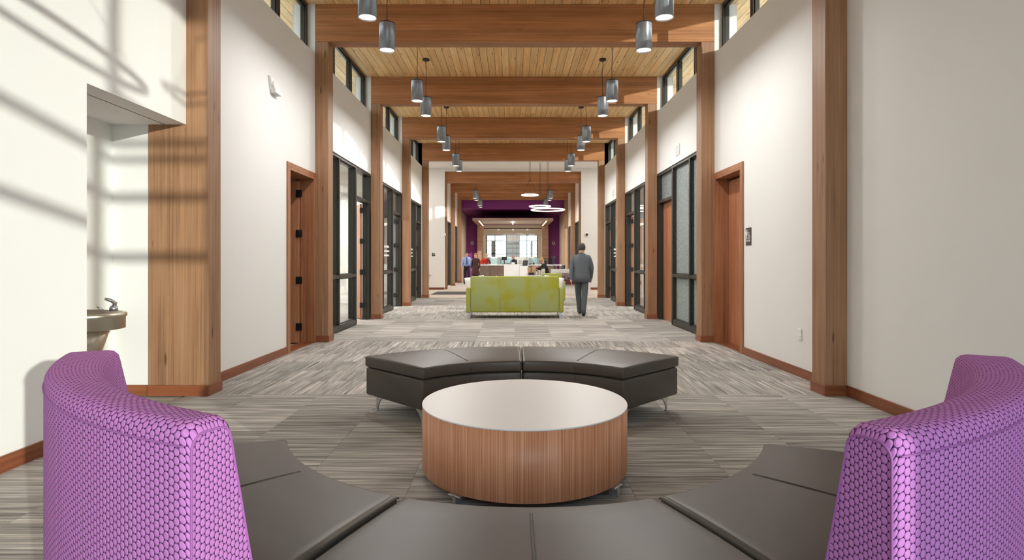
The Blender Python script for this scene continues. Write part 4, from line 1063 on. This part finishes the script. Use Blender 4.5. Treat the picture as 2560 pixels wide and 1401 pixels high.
# ------------------------------------------------------------------ people
def person(label, loc, rz, pose, tops, bottoms, hair='short', haircol=(60, 44, 34), H=1.70, extra=None, female=False):
    """one skinned body; pose: dict of joint overrides (metres for H=1.7), x right, y forward is -Y (faces the camera when rz=0)"""
    k = H/1.70
    J = dict(pelvis=(0, 0, .93), waist=(0, 0, 1.06), chest=(0, 0, 1.26), neck0=(0, 0, 1.40), neck=(0, -.005, 1.47), head=(0, -.02, 1.575), crown=(0, -.01, 1.645),
             shL=(.165, 0, 1.39), elL=(.215, .01, 1.12), wrL=(.225, -.05, .88), shR=(-.165, 0, 1.39), elR=(-.215, .01, 1.12), wrR=(-.225, -.05, .88),
             hipL=(.085, 0, .88), knL=(.095, -.01, .49), anL=(.10, .02, .085), toL=(.115, -.15, .035), hipR=(-.085, 0, .88), knR=(-.095, -.01, .49), anR=(-.10, .02, .085), toR=(-.115, -.15, .035))
    J.update(pose); FACE = J.pop('face', (0, -1, -.05))
    RAD = dict(pelvis=(.165, .12), waist=(.15, .115), chest=(.175, .125), neck0=(.075, .065), neck=(.055, .058), head=(.092, .112), crown=(.066, .082),
               shL=.068, elL=.055, wrL=.034, shR=.068, elR=.055, wrR=.034, hipL=.098, knL=.074, anL=.058, toL=.042, hipR=.098, knR=.074, anR=.058, toR=.042)
    E = [('pelvis', 'waist', 't'), ('waist', 'chest', 't'), ('chest', 'neck0', 't'), ('neck0', 'neck', 's'), ('neck', 'head', 's'), ('head', 'crown', 's'),
         ('chest', 'shL', 't'), ('shL', 'elL', 't'), ('elL', 'wrL', 't'), ('chest', 'shR', 't'), ('shR', 'elR', 't'), ('elR', 'wrR', 't'),
         ('pelvis', 'hipL', 'b'), ('hipL', 'knL', 'b'), ('knL', 'anL', 'b'), ('anL', 'toL', 'h'), ('pelvis', 'hipR', 'b'), ('hipR', 'knR', 'b'), ('knR', 'anR', 'b'), ('anR', 'toR', 'h')]
    for sd in ('L', 'R'):       # hands: palm and five fingers
        el, wr = Vector(J['el'+sd]), Vector(J['wr'+sd]); d = (wr-el).normalized(); sx = 1 if sd == 'L' else -1
        side = Vector((0, -1, 0)); side = (side-d*side.dot(d)).normalized(); inn = d.cross(side)*sx
        pm = wr+d*.045; J['pm'+sd] = pm; RAD['pm'+sd] = (.034, .018); E.append(('wr'+sd, 'pm'+sd, 's'))
        for i, (off, ln) in enumerate(((-.027, .060), (-.009, .074), (.009, .080), (.027, .072))):
            a = pm+d*.04+side*off; b = a+d*ln*.5+inn*.006; c = b+d*ln*.45+inn*.018
            for nm, p in (('a', a), ('b', b), ('c', c)): J['f%d%s%s' % (i, nm, sd)] = p; RAD['f%d%s%s' % (i, nm, sd)] = .0088
            E += [('pm'+sd, 'f%da%s' % (i, sd), 's'), ('f%da%s' % (i, sd), 'f%db%s' % (i, sd), 's'), ('f%db%s' % (i, sd), 'f%dc%s' % (i, sd), 's')]
        a = pm+side*.032-d*.01; b = a+side*.022+d*.03+inn*.012
        J['ta'+sd] = a; J['tb'+sd] = b; RAD['ta'+sd] = .012; RAD['tb'+sd] = .0095; E += [('pm'+sd, 'ta'+sd, 's'), ('ta'+sd, 'tb'+sd, 's')]
    names = list(J); me = bpy.data.meshes.new('skel')
    me.from_pydata([tuple(Vector(J[n])*k) for n in names], [(names.index(a), names.index(b)) for a, b, _ in E], [])
    o = bpy.data.objects.new('skel', me); C.objects.link(o)
    md = o.modifiers.new('skin', 'SKIN'); md.use_smooth_shade = True; md.branch_smoothing = .3
    for i, n in enumerate(names):
        r = RAD[n]; r = (r, r) if isinstance(r, float) else r
        if female and n in ('waist',): r = (r[0]*.85, r[1]*.9)
        sk = me.skin_vertices[0].data[i]; sk.radius = (r[0]*k, r[1]*k); sk.use_root = (n == 'pelvis')
    o.modifiers.new('sub', 'SUBSURF').levels = 2
    bpy.context.view_layer.update()
    dg = bpy.context.evaluated_depsgraph_get(); m2 = bpy.data.meshes.new_from_object(o.evaluated_get(dg)); m2.name = 'person'
    bpy.data.objects.remove(o)
    for mm in (M['skin'], tops, bottoms, M['black']): m2.materials.append(mm)
    idx = {'s': 0, 't': 1, 'b': 2, 'h': 3}
    segs = [(Vector(J[a])*k, Vector(J[b])*k, idx[q], max(RAD[a]) if not isinstance(RAD[a], float) else RAD[a]) for a, b, q in E]
    for p in m2.polygons:
        c = p.center; best = 9; bi = 1
        for a, b, q, r in segs:
            ab = b-a; tt = max(0, min(1, (c-a).dot(ab)/ab.length_squared)); dd = (c-(a+ab*tt)).length - r*.6 - (.05 if (q == 0 and r > .05) else 0)
            if dd < best: best = dd; bi = q
        p.material_index = bi; p.use_smooth = True
    if J['pelvis'][2] > .9: loc = (loc[0], loc[1], loc[2]-min(v.co.z for v in m2.vertices)+.001)
    root = thing('person', label, 'person', loc, rz)
    b = bpy.data.objects.new('body', m2); C.objects.link(b); b.parent = root
    hd = Vector(J['head'])*k; nk = Vector(J['neck'])*k; up = (hd-nk).normalized()
    fw = Vector(FACE).normalized(); fw = (fw-up*fw.dot(up)).normalized(); rt = fw.cross(up)
    def P(f, u, r): return hd+fw*f*k+up*u*k+rt*r*k
    bm = newbm(); sphere(bm, P(.098, -.005, 0), .012*k, (1, 1, 1.6), 8, 6); obj('nose', bm, 'skin', root)
    bm = newbm(); [sphere(bm, P(.086, .02, s*.03), .0085*k, seg=8, rings=6) for s in (-1, 1)]; obj('eyes', bm, 'black', root)
    bm = newbm(); sphere(bm, P(.090, -.038, 0), .012*k, (1.5, .5, .4), 8, 6); obj('mouth', bm, 'maroon', root)
    bm = newbm(); [sphere(bm, P(0, .0, s*.083), .018*k, (.5, .9, 1.4), 8, 6) for s in (-1, 1)]; obj('ears', bm, 'skin', root)
    hm = plain('hair', srgb(*haircol), .6, var=.2, vs=30)
    bm = newbm(); vs = sphere(bm, (0, 0, 0), 1, seg=20, rings=14)
    rem = []
    for v in vs:
        c = v.co.copy(); th = 1+.05*math.sin(c.x*17)*math.sin(c.z*13)
        f, u, r_ = c.y, c.z, c.x
        if (f > .0 and u < .40-.5*max(0, .45-f)): rem.append(v)
        if hair == 'short' and u < (-.8 if f < -.1 else -.25): rem.append(v)
        lng = .0
        if hair == 'long' and u < .1: u = u*2.4; f = f*1.0-.15; r_ = r_*(1.2)
        v.co = P(f*.100*th-.008, u*.112*th+.022, r_*.094*th)
    bmesh.ops.delete(bm, geom=list(set(rem)), context='VERTS')
    if hair == 'bun': sphere(bm, P(-.085, .10, 0), .048*k, seg=12, rings=8)
    ho = obj('hair', bm, hm, root)
    sm = ho.modifiers.new('solid', 'SOLIDIFY'); sm.thickness = .012
    if extra: extra(root, k, J)
    return root
def shell(root, k, lv, mat, name, n=28):
    bm = newbm(); rows = []
    for z, rx, ry, yo in lv: rows.append([bm.verts.new((rx*k*math.cos(2*PI*i/n), (yo+ry*math.sin(2*PI*i/n)*(1+.03*math.cos(5*2*PI*i/n)))*k, z*k)) for i in range(n)])
    for a, b in zip(rows, rows[1:]):
        for i in range(n): f = bm.faces.new((a[i], a[(i+1) % n], b[(i+1) % n], b[i])); f.smooth = True
    o = obj(name, bm, mat, root); m_ = o.modifiers.new('solid', 'SOLIDIFY'); m_.thickness = .01
def coat(root, k, J): shell(root, k, [(.80, .215, .15, 0), (.95, .205, .15, 0), (1.10, .185, .145, 0), (1.25, .205, .15, 0), (1.36, .20, .13, 0), (1.43, .12, .095, 0), (1.46, .075, .075, 0)], greyc, 'coat')
def skirt(root, k, J): shell(root, k, [(.52, .23, .19, .01), (.75, .20, .165, 0), (.92, .185, .14, 0), (1.06, .155, .125, 0)], brown, 'skirt')
shirt = plain('light blue shirt cloth', srgb(158, 172, 216), .8); blk = plain('black trouser cloth', srgb(30, 26, 26), .8)
brown = plain('dark brown dress cloth', srgb(72, 40, 34), .8); red = plain('red sweater cloth', srgb(200, 50, 30), .8)
greyc = plain('slate grey coat cloth', srgb(96, 102, 108), .85); greyt = plain('slate grey trouser cloth', srgb(84, 90, 94), .85); darkj = plain('charcoal jacket cloth', srgb(52, 50, 50), .8)
def tie(root, k, J):
    bm = newbm(); P = [(-.018, 1.425), (.018, 1.425), (.03, 1.08), (0, 1.03), (-.03, 1.08)]
    def yy(z): return -.215 if z < 1.3 else (-.215+(z-1.3)*.7)
    a = [bm.verts.new((x*k, yy(z)*k, z*k)) for x, z in P]; b = [bm.verts.new((x*k, (yy(z)+.02)*k, z*k)) for x, z in P]
    bm.faces.new(a); bm.faces.new(b[::-1]); [bm.faces.new((a[i], b[i], b[(i+1) % 5], a[(i+1) % 5])) for i in range(5)]
    shell(root, k, [(.985, .205, .172, 0), (1.08, .19, .155, 0), (1.25, .20, .148, 0), (1.36, .19, .125, 0), (1.42, .12, .09, 0), (1.45, .075, .07, 0)], shirt, 'shirt')
    obj('necktie', bm, plain('navy tie cloth', srgb(34, 38, 78), .6), root)
    bm = newbm(); bx(bm, -.135*k, .135*k, -.112*k, .112*k, .985*k, 1.02*k); obj('belt', bm, 'black', root, bevel=.04*k, seg=4)
person('man in light blue shirt and dark tie walking at the left', (-2.36, 30.1, 0), R(8), dict(knL=(.10, -.12, .50), anL=(.10, -.10, .10), toL=(.11, -.26, .05), anR=(-.10, .22, .12), toR=(-.11, .06, .04), knR=(-.095, .05, .49), elL=(.235, .06, 1.13), wrL=(.235, .02, .88), elR=(-.24, -.04, 1.13), wrR=(-.245, -.12, .90)), shirt, blk, 'short', (52, 36, 30), 1.70, tie)
person('woman with long brown hair in a dark brown dress walking beside the man', (-1.86, 29.6, 0), R(-15), dict(anL=(.08, .18, .10), toL=(.09, .02, .04), knL=(.085, .02, .49)), brown, blk, 'long', (150, 96, 60), 1.62, skirt, True)
person('person in a red sweater with light hair leaning over the reception desk', (-1.52, 32.05, 0), R(20), {'chest': (0, -.12, 1.22), 'neck0': (0, -.22, 1.34), 'neck': (0, -.26, 1.40), 'head': (0, -.30, 1.485), 'crown': (0, -.30, 1.56), 'shL': (.165, -.16, 1.32), 'elL': (.30, -.10, 1.10), 'wrL': (.14, -.30, 1.06), 'shR': (-.165, -.16, 1.32), 'elR': (-.30, -.10, 1.10), 'wrR': (-.12, -.30, 1.06)}, red, blk, 'short', (196, 160, 118), 1.70)
sit = dict(pelvis=(0, 0, .62), waist=(0, 0, .75), hipL=(.09, -.02, .60), hipR=(-.09, -.02, .60), knL=(.11, -.42, .60), knR=(-.11, -.42, .60), anL=(.11, -.40, .20), anR=(-.11, -.40, .20), toL=(.11, -.54, .14), toR=(-.11, -.54, .14))
s1 = dict(sit); s1.update(chest=(0, -.04, .95), neck0=(0, -.08, 1.11), neck=(0, -.10, 1.18), head=(0, -.13, 1.27), crown=(0, -.12, 1.345), shL=(.165, -.06, 1.08), shR=(-.165, -.06, 1.08), elL=(.22, -.18, .86), elR=(-.22, -.18, .86), wrL=(.16, -.40, .90), wrR=(-.16, -.40, .90))
person('grey haired clerk in a dark jacket seated at the reception desk', (.16, 32.3, .17), R(-50), s1, darkj, blk, 'short', (168, 160, 150), 1.70)
t = thing('office_stool', 'dark stool under the grey haired clerk', 'stool', (.16, 32.3, 0)); bm = newbm(); lathe(bm, [(.2, .60), (.21, .62), (.21, .66), (.19, .68)], 24); obj('seat', bm, 'black', t); bm = newbm(); tube(bm, [(0, 0, 0.02), (0, 0, .6)], .025, 10); lathe(bm, [(.22, 0), (.22, .02)], 24); obj('pedestal', bm, 'chrome', t)
s2 = {q: (v[0], v[1], v[2]-.0) for q, v in sit.items()}
s2.update(waist=(0, -.03, .76), chest=(0, -.10, .95), neck0=(0, -.17, 1.10), neck=(0, -.21, 1.17), head=(0, -.27, 1.25), crown=(0, -.26, 1.33), shL=(.155, -.13, 1.07), shR=(-.155, -.13, 1.07), elL=(.20, -.26, .86), elR=(-.20, -.26, .86), wrL=(.12, -.46, .96), wrR=(-.12, -.46, .96), face=(0, -1, -.5))
person('woman with blonde bun in black seated at the right', (1.52, 25.0, .0), R(-68), s2, blk, blk, 'bun', (214, 160, 104), 1.66, None, True)
person('walking person in slate grey clothes beside the green sofa', (1.57, 13.05, 0), R(172), dict(anL=(.05, -.20, .10), toL=(.05, -.35, .06), knL=(.075, -.16, .50), anR=(-.05, .22, .13), toR=(-.05, .08, .04), knR=(-.07, .05, .50), elL=(.235, .05, 1.13), wrL=(.235, .10, .88), elR=(-.235, -.02, 1.13), wrR=(-.225, -.14, .90), waist=(0, 0, 1.07), chest=(0, 0, 1.27)), greyc, greyt, 'short', (64, 58, 54), 1.66, coat)
